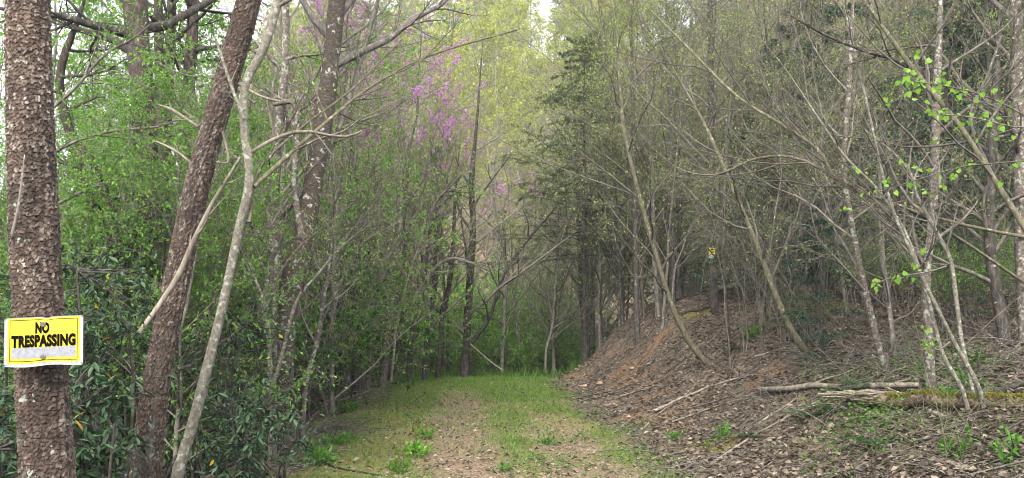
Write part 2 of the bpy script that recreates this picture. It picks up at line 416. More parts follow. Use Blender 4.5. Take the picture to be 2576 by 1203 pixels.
def hill_mat():
    m, nt, o = new_mat('hillside_litter')
    v = coord(nt); n = noise(nt, v, 1.3, 8, .75); n2 = noise(nt, v, .12, 4, .6)
    c = ramp(nt, n, [(.3, lin(76, 66, 54)), (.5, lin(110, 96, 80)), (.7, lin(138, 124, 106))])
    c = mixc(nt, ramp(nt, n2, [(.45, (0, 0, 0, 1)), (.65, (.5, .5, .5, 1))]), c, lin(112, 118, 66))
    surf(nt, o, c, 1.0, (n, .6, .2)); return m
def road_mat():
    m, nt, o = new_mat('pale_road'); n = noise(nt, coord(nt), 8, 6, .7)
    surf(nt, o, ramp(nt, n, [(.3, lin(120, 118, 114)), (.7, lin(150, 148, 144))]), .9); return m
GM = ground_mat()
ground_piece('track', m_track, GM, 'grassy dirt track with two worn wheel ruts')
ground_piece('bank', m_bank, GM, 'leaf covered bank rising on the right of the track')
ground_piece('ground', m_left, GM, 'brushy ground falling away on the left')
ground_piece('hillside', m_far, hill_mat(), 'brown leafy hillside across the valley')
ground_piece('valley_road', m_road, road_mat(), 'pale strip of road beyond the end of the track')

# ------------------------------------------------------------------ scattered stuff on the ground
def xyh(x, y, dz=0): return np.stack([x, y, hgt(x, y) + dz], -1)
def by_view(n, px0, px1, d0, d1, pw=1.6):
    """random ground positions over a slice of the place, denser near the camera"""
    D = d0 + (d1 - d0) * rng.random(n) ** pw; X = (rng.uniform(px0, px1, n) - 1288) / FPX * D
    return X, D
def litter():
    mb = MB()
    x, y = by_view(70000, 1330, 2760, 5.4, 26, 1.15)
    l, r = track_edges(y); d = x - r
    cl = np.clip(bump(x, y, 1.4, 4, 3) + .2, 0, 1) * sst(0, .5, d) * sst(3, 1.5, d)
    keep = rng.random(len(x)) < np.clip(sst(-.35, .7, d + .3 * bump(x, y, 3, 4, 9)), 0, 1) * (1 - .6 * cl)
    x, y = x[keep], y[keep]
    x2, y2 = by_view(6000, 700, 1700, 7.2, 20, 1.2); l2, r2 = track_edges(y2)
    k2 = (x2 > l2 - 2.5) & (rng.random(len(x2)) < .5); x = np.r_[x, x2[k2]]; y = np.r_[y, y2[k2]]
    n = len(x); ln = rng.uniform(.03, .085, n); a = rng.uniform(0, 6.28, n)
    dr = np.stack([np.cos(a), np.sin(a), rng.normal(.05, .3, n)], -1); up = norm(np.stack([rng.normal(0, .45, n), rng.normal(0, .45, n), np.ones(n)], -1))
    leaves(mb, xyh(x, y, .012) + np.stack([np.zeros(n), np.zeros(n), rng.random(n) * .02], -1), dr, up, ln, ln * rng.uniform(.4, .8, n), .3)
    o = link('leaf_litter', mb.mesh('leaf_litter', M['litter'])); tag(o, 'grey brown fallen leaves covering the right bank', 'leaf litter', None, 'stuff')
litter()
def track_cover():
    # grass blades
    mb = MB(); x, y = by_view(190000, 620, 1800, 7.0, 25, 1.25); l, r = track_edges(y)
    rt = np.zeros(len(x))
    for o_, hw, ye in ((-.27, .5, 18.5), (1.02, .5, 13.5)):
        rt = np.maximum(rt, np.exp(-((x - cx(y) - o_) / hw) ** 4) * sst(ye, ye - 3.5, y))
    pat = .55 + .75 * bump(x, y, 1.7, 5, 18) + .3 * bump(x, y, 6, 4, 2) + .9 * sst(12, 19, y) - .3 * sst(11, 7.5, y)
    edge = sst(-.9, .2, x - l + .3 * bump(x, y, 2.3, 4, 5)) * sst(-.3, .5, r + .1 - x + .35 * bump(x, y, 2.1, 4, 7))
    k = (rng.random(len(x)) < np.clip(pat, .06, 1) * np.clip(edge, 0, 1) * (1 - (.78 - .15 * sst(9.5, 14, y)) * rt)) & (x > l - 1.1)
    x, y = x[k], y[k]; n = len(x)
    h = rng.uniform(.03, .075, n) * (1 + .15 * sst(12, 19, y)) * (1 + .5 * np.clip(bump(x, y, 2.5, 4, 11), 0, 1)); w = rng.uniform(.004, .009, n) * (1 + .06 * (y - 8))
    a = rng.uniform(0, 6.28, n); t = np.stack([np.cos(a), np.sin(a), np.zeros(n)], -1); le = np.stack([rng.normal(0, .5, n), rng.normal(0, .5, n), np.ones(n)], -1)
    p = xyh(x, y, -.004)
    V = np.stack([p - t * w[:, None] / 2, p + t * w[:, None] / 2, p + le * h[:, None]], 1)
    mb.add(V, None, np.arange(n)[:, None] * 3 + np.array([[0, 1, 2]]))
    o = link('grass', mb.mesh('grass', M['grass'])); tag(o, 'short patchy green grass growing along the track', 'grass', None, 'stuff')
    # low broad leaves between the grass
    mb = MB(); x, y = by_view(26000, 640, 1800, 7.0, 22, 1.2); l, r = track_edges(y)
    rt = np.exp(-((x - cx(y) + .27) / .5) ** 4)
    k = (rng.random(len(x)) < np.clip(.35 + .9 * bump(x, y, 2.6, 5, 22), 0, 1) * (1 - .9 * rt)) & (x > l - .8) & (x < r + .2)
    x, y = x[k], y[k]; n = len(x); a = rng.uniform(0, 6.28, n); ln = rng.uniform(.018, .05, n)
    leaves(mb, xyh(x, y, .012) + np.stack([0 * x, 0 * x, rng.random(n) * .035], -1), np.stack([np.cos(a), np.sin(a), rng.normal(.25, .3, n)], -1), norm(np.stack([rng.normal(0, .3, n), rng.normal(0, .3, n), np.ones(n)], -1)), ln, ln * .6, .15)
    o = link('low_weeds', mb.mesh('low_weeds', M['herb'])); tag(o, 'small broad weed leaves scattered through the track grass', 'weeds', None, 'stuff')
    # straw and chips in the ruts
    mb = MB(); x, y = by_view(32000, 780, 1760, 6.8, 19, 1.3); l, r = track_edges(y)
    rt = np.zeros(len(x))
    for o_, hw, ye in ((-.27, .6, 18.5), (1.02, .55, 13.5)):
        rt = np.maximum(rt, np.exp(-((x - cx(y) - o_) / hw) ** 2) * sst(ye, ye - 3.5, y))
    k = (rng.random(len(x)) < np.clip(rt + .12 + .35 * bump(x, y, 1.7, 5, 30) + .3 * sst(11, 7, y), 0, 1)) & (x > l - .3) & (x < r + .2)
    x, y = x[k], y[k]; n = len(x); a = rng.uniform(0, 6.28, n); ln = rng.uniform(.015, .06, n)
    leaves(mb, xyh(x, y, .006), np.stack([np.cos(a), np.sin(a), rng.normal(.05, .15, n)], -1), norm(np.stack([rng.normal(0, .3, n), rng.normal(0, .3, n), np.ones(n)], -1)), ln, ln * rng.uniform(.15, .5, n), .2)
    o = link('straw_chips', mb.mesh('straw_chips', M['chips'])); tag(o, 'pale straw and wood chips littering the wheel ruts', 'straw', None, 'stuff')
    # dead grass on the left shoulder
    mb = MB(); x, y = by_view(30000, 560, 1150, 7.0, 20, 1.2); l, r = track_edges(y)
    k = (rng.random(len(x)) < np.clip(.25 + .9 * bump(x, y, 1.9, 5, 33), 0, 1)) & (x < l + 1.1) & (x > l - 1.2)
    x, y = x[k], y[k]; n = len(x); h = rng.uniform(.06, .18, n); a = rng.uniform(0, 6.28, n)
    t = np.stack([np.cos(a), np.sin(a), 0 * a], -1) * .003; le = np.stack([rng.normal(0, .8, n), rng.normal(0, .8, n), np.full(n, .5)], -1); p = xyh(x, y)
    mb.add(np.stack([p - t, p + t, p + le * h[:, None]], 1), None, np.arange(n)[:, None] * 3 + np.array([[0, 1, 2]]))
    o = link('dead_grass', mb.mesh('dead_grass', M['strawgrass'])); tag(o, 'tan dead grass on the left shoulder of the track', 'dead grass', None, 'stuff')
    # moss tufts on the bank
    mb = MB(); x, y = by_view(30000, 1450, 2700, 7.5, 22, 1.2); l, r = track_edges(y); d = x - r
    k = (rng.random(len(x)) < np.clip(1.7 * bump(x, y, 1.1, 5, 14) - .75, 0, 1)) & (d > .4) & (d < 8)
    x, y = x[k], y[k]; n = len(x); a = rng.uniform(0, 6.28, n); ln = rng.uniform(.015, .04, n)
    leaves(mb, xyh(x, y, .0) + np.stack([0 * x, 0 * x, rng.random(n) * .03], -1), np.stack([np.cos(a), np.sin(a), np.full(n, .5)], -1), norm(rng.normal(0, 1, (n, 3)) + np.array([0, 0, 1.2])), ln, ln * .7, .2)
    o = link('moss', mb.mesh('moss', M['moss'])); tag(o, 'yellow green moss cushions on the right bank', 'moss', None, 'stuff')
    # leafy ground cover in the lower right corner and along the far end
    mb = MB(); x, y = by_view(34000, 1950, 2700, 5.6, 10.2, 1.0)
    k = rng.random(len(x)) < np.clip(.15 + .9 * bump(x, y, 1.5, 5, 1), 0, 1) * sst(1950, 2200, 1288 + x / y * FPX + 90 * bump(x, y, 1.9, 4, 3)); x, y = x[k], y[k]
    n = len(x); a = rng.uniform(0, 6.28, n); ln = rng.uniform(.015, .05, n)
    leaves(mb, xyh(x, y, .0) + np.stack([0 * x, 0 * x, rng.random(n) ** 2 * .22], -1), np.stack([np.cos(a), np.sin(a), rng.normal(0, .3, n)], -1), norm(rng.normal(0, .5, (n, 3)) + np.array([0, 0, 1.0])), ln, ln * .62, .2)
    o = link('ground_cover', mb.mesh('ground_cover', M['herb'])); tag(o, 'low leafy green ground cover in front of the mossy log', 'ground cover', None, 'stuff')
    # rough grass beyond the crest
    mb = MB(); x, y = by_view(26000, 760, 1460, 21, 46, 1.0); l, r = track_edges(y); n = len(x); h = rng.uniform(.12, .4, n); a = rng.uniform(0, 6.28, n)
    t = np.stack([np.cos(a), np.sin(a), 0 * a], -1) * .012; le = np.stack([rng.normal(0, .35, n), rng.normal(0, .35, n), np.ones(n)], -1); p = xyh(x, y)
    k = (y < 44.0) & (x > -26); p, t, le, h = p[k], t[k], le[k], h[k]; n = len(p)
    mb.add(np.stack([p - t, p + t, p + le * h[:, None]], 1), None, np.arange(n)[:, None] * 3 + np.array([[0, 1, 2]]))
    o = link('valley_grass', mb.mesh('valley_grass', M['grass'])); tag(o, 'rough green grass beyond the crest of the track', 'grass', None, 'stuff')
    # twigs lying in the leaves
    mb = MB(); x, y = by_view(2600, 1450, 2740, 5.6, 22, 1.1); l, r = track_edges(y); k = x > r - .1; x, y = x[k], y[k]
    x2, y2 = by_view(700, 640, 1000, 7.2, 20, 1.1); l2, _ = track_edges(y2); k = (x2 < l2 + .2); x = np.r_[x, x2[k]]; y = np.r_[y, y2[k]]
    n = len(x); a = rng.uniform(0, 6.28, n); L = rng.uniform(.15, .9, n) * np.where(rng.random(n) < .06, 2.2, 1); P = []
    off = rng.normal(0, .06, (n, 5, 2))
    for k_ in range(5):
        s = (k_ / 4 - .5) * L; xx = x + np.cos(a) * s + off[:, k_, 0] * L; yy = y + np.sin(a) * s + off[:, k_, 1] * L
        P.append(xyh(xx, yy, .012 + .03 * rng.random(n)))
    P = np.stack(P, 1); rr = (rng.uniform(.003, .008, n) * np.where(L > 1, 1.9, 1))[:, None] * np.linspace(1, .5, 5)[None]
    tubes(mb, P, rr, 4)
    o = link('fallen_twigs', mb.mesh('fallen_twigs', M['twig'], True)); tag(o, 'thin bare twigs strewn over the leaf litter', 'twigs', None, 'stuff')
track_cover()

# ------------------------------------------------------------------ tree prototypes: lists of (part name, mesh, kind, sub-parts)
def P1(a): return a[None]
def trunk_path(h, r0, r1, lean=(0, 0), wob=.06, K=12, rg=rng, deep=.35):
    t = np.linspace(0, 1, K); p = np.stack([lean[0] * t, lean[1] * t, -deep + (h + deep) * t], -1)
    w = np.cumsum(rg.normal(0, wob, (K, 2)), 0) * t[:, None]; p[:, :2] += w
    r = r0 + (r1 - r0) * t ** .9; r[0] *= 1.25
    return p, r
def tree_parts(mb_trunk, mb_crown, mb_leaf, bark, leafm, twig=None):
    ps = [('trunk', mb_trunk.mesh('trunk', bark, True), None, None)]
    if mb_crown.n: ps.append(('crown', mb_crown.mesh('crown', twig or bark, True), None, mb_leaf.mesh('foliage', leafm) if (mb_leaf is not None and mb_leaf.n) else None))
    return ps
def proto_decid(h, r0, nb, t0, lr, ang, n2, n3, leaf, bark, seed, per=3, lsz=.05, asp=.55, up=.06, lean=(0, 0), wob=.06, rmin=.004, keep=1.0, twig=None, off=0.0, sides=8, droop=-.3, rr=.42, n1k=7):
    g = np.random.default_rng(seed)
    p, r = trunk_path(h, r0, r0 * .12 + .004, lean, wob, 14, g)
    mt, mc, ml = MB(), MB(), MB()
    tubes(mt, p, r, sides)
    b1, q1 = grow(P1(p), P1(r), nb, t0, .99, lr, ang, n1k, up, .14, rr, rmin * 1.4, .55, rg=g)
    b2, q2 = grow(b1, q1, n2, .25, 1, .45, .75, 5, up * .6, .18, .55, rmin, .4, rg=g)
    b3, q3 = grow(b2, q2, n3, .2, 1, .5, .7, 4, up * .4, .22, .6, rmin * .8, .4, rg=g) if n3 else (np.zeros((0, 4, 3)), np.zeros((0, 4)))
    tubes(mc, b1, q1, 5); tubes(mc, b2, q2, 3)
    if n3: tubes(mc, b3, q3, 3)
    if leaf is not None:
        src = b3 if n3 else b2
        leaf_on(ml, src, per, lsz, asp, .9, droop, off, .15, rg=g, keep=keep)
    return tree_parts(mt, mc, ml, bark, leaf, twig or bark)
def proto_redbud(h, r0, nb, seed, zmin, keep):
    g = np.random.default_rng(seed); p, r = trunk_path(h, r0, r0 * .12 + .004, (0, 0), .1, 14, g); mt, mc, ml = MB(), MB(), MB(); tubes(mt, p, r, 8)
    b1, q1 = grow(P1(p), P1(r), nb, .3, .99, .5, .6, 7, .05, .14, .42, .006, .55, rg=g); b2, q2 = grow(b1, q1, 7, .25, 1, .45, .75, 5, .03, .18, .55, .0045, .4, rg=g); b3, q3 = grow(b2, q2, 3, .2, 1, .5, .7, 4, .02, .2, .6, .004, .4, rg=g)
    tubes(mc, b1, q1, 5); tubes(mc, b2, q2, 4); tubes(mc, b3, q3, 3)
    c = np.concatenate([b2.reshape(-1, 3), b3.reshape(-1, 3)]); c = c[(c[:, 2] > h * zmin) & (g.random(len(c)) < keep)]; c = np.repeat(c, 11, 0); n = len(c)
    d = norm(g.normal(0, 1, (n, 3))); l = .042 * g.uniform(.7, 1.2, n); leaves(ml, c + g.normal(0, .016, (n, 3)), d, norm(g.normal(0, 1, (n, 3))), l, l * .8, .2)
    return tree_parts(mt, mc, ml, M['dark'], M['redbud'])
def proto_hemlock(h, r0, seed, leaf, nb=46, lr=.30, t0=.08, dens=1.0, bark=None, taperl=.85, lsz=.06):
    g = np.random.default_rng(seed); p, r = trunk_path(h, r0, .01, (0, 0), .03, 12, g)
    mt, mc, ml = MB(), MB(), MB(); tubes(mt, p, r, 8)
    b1, q1 = grow(P1(p), P1(r), nb, t0, .98, lr, 1.45, 7, -.035, .06, .3, .004, taperl, rg=g)
    b2, q2 = grow(b1, q1, 9, .15, 1, .38, .9, 5, -.03, .08, .5, .0025, .55, flat=.85, rg=g)
    tubes(mc, b1, q1, 4); tubes(mc, b2, q2, 3)
    leaf_on(ml, b2, int(15 * dens), lsz, .28, .75, -.25, .012, .05, upj=.35, rg=g)
    leaf_on(ml, b1, int(18 * dens), lsz, .28, .8, -.2, .02, .3, upj=.35, rg=g)
    return tree_parts(mt, mc, ml, bark or M['dark'], leaf)
def proto_arch(h, n, seed, leaf, bark, lsz=.03, keep=.5, per=4, spread=.9, rmin=.003, n2=6, n3=4, r0=.014):
    """many-stemmed shrub with arching stems"""
    g = np.random.default_rng(seed); mt, mc, ml = MB(), MB(), MB()
    K = 9; t = np.linspace(0, 1, K); P = []
    for i in range(n):
        a = g.uniform(0, 6.28); s = spread * g.uniform(.5, 1.9); hh = h * g.uniform(.45, 1.1); b = g.normal(0, .32, 2)
        P.append(np.stack([b[0] + math.cos(a) * s * t ** 1.7, b[1] + math.sin(a) * s * t ** 1.7, -.2 + (hh + .2) * np.sin(t * 1.65) / math.sin(1.5707)], -1) + np.cumsum(g.normal(0, .05, (K, 3)), 0))
    P = np.array(P); Rr = (r0 * g.uniform(.6, 1.2, n))[:, None] * np.linspace(1, .25, K)[None]
    tubes(mt, P, Rr, 5)
    b2, q2 = grow(P, Rr, n2 * 2, .3, 1, .32, .8, 6, .03, .16, .5, rmin, .4, rg=g)
    b3, q3 = grow(b2, q2, n3, .2, 1, .45, .75, 4, .02, .2, .6, rmin * .8, .4, rg=g)
    tubes(mc, b2, q2, 3); tubes(mc, b3, q3, 3)
    if leaf is not None: leaf_on(ml, b3, per, lsz, .55, .9, -.1, 0, .1, rg=g, keep=keep); leaf_on(ml, b2, per, lsz, .55, .9, -.1, 0, .2, rg=g, keep=keep)
    ps = [('stem', mt.mesh('stem', bark, True), None, None)]
    ps.append(('crown', mc.mesh('crown', bark, True), None, ml.mesh('foliage', leaf) if ml.n else None))
    return ps
def spawn(proto, name, label, cat, group, x, y, rz=None, sc=1.0, dz=0.0, tilt=(0, 0)):
    z = float(hgt(x, y)) + dz
    o = thing(name, label, cat, (x, y, z), group, rng.uniform(0, 6.28) if rz is None else rz, sc)
    if tilt != (0, 0): o.rotation_euler = (tilt[0], tilt[1], o.rotation_euler[2])
    for nm, me, kd, sub in proto:
        p = part(nm, me, o, kd)
        if sub is not None: part('foliage', sub, p, 'stuff')
    return o

PR = {}
PR['sapling'] = [proto_decid(h, r, nb, .2, .42, .75, 8, 5, M['bud'], M[bk], sd, per=3, lsz=.05, keep=kp, lean=ln, wob=.09, rmin=.003, twig=M['twig'])
                 for h, r, nb, sd, kp, ln, bk in ((6.5, .035, 22, 11, .9, (.8, .2), 'grey'), (8, .045, 26, 12, .7, (-1.0, .3), 'grey'), (5, .028, 20, 13, 1.0, (.3, .5), 'olive'), (9, .05, 26, 14, .5, (-.5, -.6), 'dark'))]
PR['tall'] = [proto_decid(h, r, nb, .18, .27, .95, 7, 5, lf, M[bk], sd, per=4, lsz=.07, keep=kp, wob=.07, rmin=.006, twig=M['twig'], sides=10, n1k=8)
              for h, r, nb, sd, kp, lf, bk in ((17, .12, 34, 21, .9, M['bud'], 'dark'), (19, .15, 34, 22, .6, M['bud'], 'grey'), (15, .09, 32, 23, 1, M['bud'], 'grey'), (16, .10, 34, 24, .7, M['bud'], 'speck'))]
PR['budding'] = [proto_decid(h, r, nb, .15, .40, .85, 8, 5, M['bud'], M['grey'], sd, per=5, lsz=.06, asp=.5, keep=.9, lean=ln, wob=.09, rmin=.004, twig=M['twig'], droop=-.8)
                 for h, r, nb, sd, ln in ((10, .06, 26, 15, (.6, .2)), (8, .05, 24, 16, (-.8, .3)))]
PR['green'] = [proto_decid(h, r, nb, .1, .5, .95, 8, 6, lf, M['grey'], sd, per=8, lsz=.052, asp=.5, wob=.08, rmin=.003, twig=M['twig'], up=.02)
               for h, r, nb, sd, lf in ((4.6, .035, 22, 31, M['spring']), (5.8, .045, 24, 32, M['spring']), (3.8, .03, 20, 33, M['deepgreen']))]
PR['hemlock'] = [proto_hemlock(7.5, .07, 41, M['hemlock'], 50, .32, .05, 1.9, None, .8, .085), proto_hemlock(5.0, .05, 42, M['hemlock'], 42, .40, .05, 1.9, None, .8, .08), proto_hemlock(3.2, .03, 43, M['hemlock'], 32, .45, .05, 1.8, None, .8, .07)]
PR['cedar'] = [proto_hemlock(12, .13, 45, M['cedar'], 110, .30, .33, 4.2, None, .8, .085)]
PR['hill'] = [proto_decid(h, r, nb, .18, .38, .7, 8, 5, M['ygreen'], M['hill_bark'], sd, per=8, lsz=.17, asp=.62, up=.06, wob=.12, rmin=.014, keep=1, sides=6, off=.05)
              for h, r, nb, sd in ((13, .12, 24, 51), (11, .10, 22, 52), (15, .14, 26, 53))]
PR['bare'] = [proto_decid(h, r, nb, .3, .34, .6, 7, 5, M['ygreen'], M['hill_bark'], sd, per=2, lsz=.13, up=.08, wob=.1, rmin=.016, keep=.4, sides=6)
              for h, r, nb, sd in ((14, .13, 22, 61), (12, .10, 20, 62))]
PR['wpine'] = [proto_hemlock(16, .2, 65, M['wpine'], 60, .2, .3, 1.4, M['dark'], .6, .2)]
PR['arch'] = [proto_arch(2.8, 8, 71, M['bud'], M['twig'], keep=.4), proto_arch(3.6, 8, 72, M['bud'], M['grey'], keep=.25, spread=1.5), proto_arch(2.0, 14, 73, M['spring'], M['twig'], lsz=.04, keep=.8, per=6)]
PR['bush'] = [proto_arch(1.5, 16, 75, M['spring'], M['twig'], lsz=.06, keep=1, per=9, spread=.9, n2=4, n3=4), proto_arch(2.3, 18, 76, M['spring'], M['twig'], lsz=.065, keep=1, per=8, spread=1.1, n2=4, n3=4), proto_arch(1.7, 16, 77, M['deepgreen'], M['twig'], lsz=.06, keep=1, per=9, spread=.9, n2=4, n3=4)]
PR['redbud'] = [proto_redbud(7.5, .05, 18, 81, .72, .8), proto_redbud(5.5, .045, 14, 82, .76, .75)]
def px_place(px, D): return (px - 1288) / FPX * D, D
def scatter(n, px0, px1, d0, d1, pw=1.0):
    k = 0; out_ = []; g = np.random.default_rng(int(n * 7919 + px0 * 31 + px1 * 17 + d0 * 101 + d1 * 13) % 99991 + 5)
    while k < n:
        D = d0 + (d1 - d0) * g.random() ** pw; px = g.uniform(px0, px1); x, y = px_place(px, D)
        l, r = track_edges(y)
        if y < 24.5 and l - .25 < x < r + .6: continue
        if 540 < px < 880 and y < 11.5: continue          # keep the near forked tree in view
        if abs(px - 1792) < 70 and 10 < y < 25: continue     # a gap in the wood lets the small notice show
        out_.append((x, y)); k += 1
    return out_

# ------------------------------------------------------------------ far hillside
for i, (x, y) in enumerate(scatter(96, 640, 1620, 50, 112, .9)):
    k = i % 3
    spawn(PR['hill'][k], 'hillside_tree', 'yellow green leafing tree on the hillside across the valley', 'tree', 'leafing trees on the far hillside', x, y, sc=rng.uniform(.8, 1.2))
for i, (x, y) in enumerate(scatter(46, 100, 1750, 49, 116, 1.0)):
    spawn(PR['bare'][i % 2], 'bare_hillside_tree', 'almost bare grey tree on the hillside across the valley', 'tree', 'bare trees on the far hillside', x, y, sc=rng.uniform(.8, 1.2))
for i, (x, y) in enumerate([(-26 + 2.6 * k + rng.normal(0, 1.2), 103 + rng.normal(0, 5)) for k in range(24)] + [(-62 + 8 * k, 100 + rng.normal(0, 5)) for k in range(4)]):
    spawn(PR['wpine'][0], 'ridge_pine', 'dark evergreen pine on the crest of the far hill', 'tree', 'evergreens along the far ridge', x, y, sc=rng.uniform(.75, 1.0))

# ------------------------------------------------------------------ forest behind the right bank
for i, (x, y) in enumerate(scatter(36, 1440, 2750, 21, 50, 1.0)):
    spawn(PR['tall'][i % 4], 'forest_tree', 'tall dark trunked tree among many in the wood above the bank', 'tree', 'tall trees in the wood above the bank', x, y, sc=rng.uniform(.8, 1.15))
for i, (x, y) in enumerate(scatter(70, 1430, 2750, 14, 40, 1.1)):
    spawn(PR['sapling'][i % 4], 'woodland_sapling', 'slim budding sapling in the tangle behind the right bank', 'tree', 'saplings in the wood behind the bank', x, y, sc=rng.uniform(.75, 1.25))
for i, (x, y) in enumerate(scatter(24, 1620, 2650, 15, 30, 1.2) + scatter(16, 1450, 2100, 24, 44, 1.0)):
    spawn(PR['arch'][i % 2], 'bare_shrub', 'many stemmed bare shrub in the undergrowth of the right wood', 'shrub', 'bare shrubs in the right wood', x, y, sc=rng.uniform(.7, 1.15))
for i, (x, y) in enumerate(scatter(30, 1380, 2650, 17, 40, 1.0) + scatter(12, 1540, 1900, 17.5, 27, 1.0)):
    spawn(PR['budding'][i % 2], 'budding_tree', 'slender tree hung with yellow green new leaves in the right wood', 'tree', 'budding trees in the right wood', x, y, sc=rng.uniform(.8, 1.2))
hem = [(1990, 13.5, 1, 1.0, 'bluish green young hemlock beside the pale broken log on the bank'), (2080, 15.5, 0, .9, 'tallest young hemlock above the bank, left of the white speckled tree'), (2170, 14, 1, 1.05, 'young hemlock directly behind the white speckled tree'),
       (2280, 13, 2, 1.1, 'low hemlock in the hollow right of the white speckled tree'), (2470, 14, 1, 1.1, 'hemlock behind the stems with heart shaped leaves'), (2560, 16, 0, 1.0, 'hemlock at the right border of the picture'),
       (1930, 19, 1, .9, 'hemlock behind the small yellow notice'), (1650, 27, 1, 1.3, 'hemlock far back behind the crest of the bank'), (1700, 33, 0, 1.2, 'hemlock farthest back left of the small yellow notice'), (2350, 20, 0, 1.1, 'hemlock deep in the wood behind the grey lichened trunk'), (2060, 10.6, 2, .62, 'knee high hemlock seedling above the mossy log')]
for px, D, k, sc, lb in hem:
    x, y = px_place(px, D); spawn(PR['hemlock'][k], 'hemlock', lb, 'tree', None, x, y, sc=sc)
for i, (x, y) in enumerate(scatter(20, 1850, 2700, 13, 28, 1.0)):
    spawn(PR['hemlock'][(i * 2) % 3], 'young_hemlock', 'young hemlock', 'tree', 'young hemlocks in the right wood', x, y, sc=rng.uniform(.7, 1.1))
for i, (x, y) in enumerate(scatter(26, 1880, 2680, 10.8, 19, 1.0)):
    spawn(PR['arch'][i % 2], 'bare_shrub', 'many stemmed bare shrub in the undergrowth of the right wood', 'shrub', 'bare shrubs in the right wood', x, y, sc=rng.uniform(.45, .9))
for i, (x, y) in enumerate(scatter(22, 1680, 2660, 11, 18, 1.0)):
    spawn(PR['sapling'][(i * 3 + 1) % 4], 'bank_sapling', 'thin young sapling on the right bank', 'tree', 'thin saplings on the right bank', x, y, sc=rng.uniform(.45, .8))
for i, (x, y) in enumerate(scatter(7, 1900, 2560, 11, 14.5, 1.0)):
    spawn(PR['hemlock'][2 if i % 2 else 1], 'young_hemlock', 'young hemlock', 'tree', 'young hemlocks in the right wood', x, y, sc=rng.uniform(.55, .8))
for i, (x, y) in enumerate(scatter(12, 1850, 2620, 9.2, 14, 1.0)):
    spawn(PR['arch'][2], 'leafy_shrub', 'small leafy shrub on the right bank', 'shrub', 'small leafy shrubs on the right bank', x, y, sc=rng.uniform(.35, .65))
for px, D, sc, lb in ((1470, 22.8, .84, 'dark evergreen cedar standing alone right of the track end'),):
    x, y = px_place(px, D); spawn(PR['cedar'][0], 'cedar', lb, 'tree', None, x, y, sc=sc)

# ------------------------------------------------------------------ left side: thicket, green understorey, valley shrubs
for i, (x, y) in enumerate(scatter(34, -150, 900, 8.2, 22, 1.0) + scatter(16, 60, 640, 7.6, 13, 1.0)):
    spawn(PR['green'][i % 3], 'understorey_tree', 'small fresh green tree in the thicket left of the track', 'tree', 'green understorey left of the track', x, y, sc=rng.uniform(.8, 1.15) * (.72 if 1288 + x / y * FPX < 600 and y < 14 else 1))
for i, (x, y) in enumerate(scatter(9, 60, 535, 8.0, 10.5, 1.0)):
    spawn(PR['bush'][2 if i % 3 else 0], 'foreground_bush', 'leafy bush among the rhododendrons', 'shrub', 'leafy bushes among the rhododendrons', x, y, sc=rng.uniform(.55, .8))
for i, (x, y) in enumerate(scatter(9, -60, 560, 13, 21, 1.0)):
    spawn(PR['green'][i % 2], 'leafy_tree', 'tall fresh green tree behind the pines', 'tree', 'taller green trees behind the pines', x, y, sc=rng.uniform(1.4, 1.8))
for i, (x, y) in enumerate(scatter(24, 640, 1160, 12, 24, .9)):
    spawn(PR['sapling'][(i * 3) % 4], 'thicket_sapling', 'thin bare sapling in the dense thicket along the left of the track', 'tree', 'saplings of the left thicket', x, y, sc=rng.uniform(.8, 1.2))
for i, (x, y) in enumerate(scatter(20, 100, 1080, 9, 22, .9)):
    spawn(PR['arch'][i % 3], 'arching_shrub', 'arching grey stemmed shrub in the left thicket', 'shrub', 'arching shrubs left of the track', x, y, sc=rng.uniform(.8, 1.25))
for i, (x, y) in enumerate(scatter(20, 1150, 1440, 27, 40, 1.2) + scatter(10, 880, 1180, 26, 36, 1.0)):
    spawn(PR['bush'][i % 2], 'valley_bush', 'bright green bush beyond the end of the track', 'shrub', 'green bushes beyond the track end', x, y, sc=rng.uniform(1.0, 1.7))
for i, (x, y) in enumerate(scatter(11, 1185, 1390, 24.6, 26.5, 1.0)):
    spawn(PR['bush'][i % 2], 'track_end_bush', 'bright bush just past the track end', 'shrub', 'green bushes just past the track end', x, y, sc=rng.uniform(.6, .95))
for i, (x, y) in enumerate(scatter(9, 1150, 1440, 24.6, 36, 1.0)):
    spawn(PR['sapling'][(i * 3) % 4], 'valley_sapling', 'thin sapling beyond the end of the track', 'tree', 'saplings beyond the track end', x, y, sc=rng.uniform(.8, 1.2))
for i, (x, y) in enumerate(scatter(34, -150, 1120, 9, 24, 1.0)):
    spawn(PR['bush'][i % 3], 'thicket_bush', 'leafy green bush low in the left thicket', 'shrub', 'green bushes of the left thicket', x, y, sc=rng.uniform(.9, 1.5))
for i, (x, y) in enumerate(scatter(34, -100, 950, 25, 46, 1.0)):
    spawn(PR['tall'][i % 4] if i % 2 else PR['green'][i % 3], 'valley_tree', 'slender tree in the valley wood behind the left thicket', 'tree', 'trees of the valley wood', x, y, sc=rng.uniform(.8, 1.1) if i % 2 else 1.5)
for px, D, k, sc, lb in ((985, 19.2, 0, 1.2, 'bright green leafy tree at the far left edge of the track'), (1012, 21.2, 1, 1.05, 'second bright green leafy tree behind the one at the left track edge')):
    x, y = px_place(px, D); spawn(PR['green'][k], 'leafy_tree', lb, 'tree', None, x, y, sc=sc)
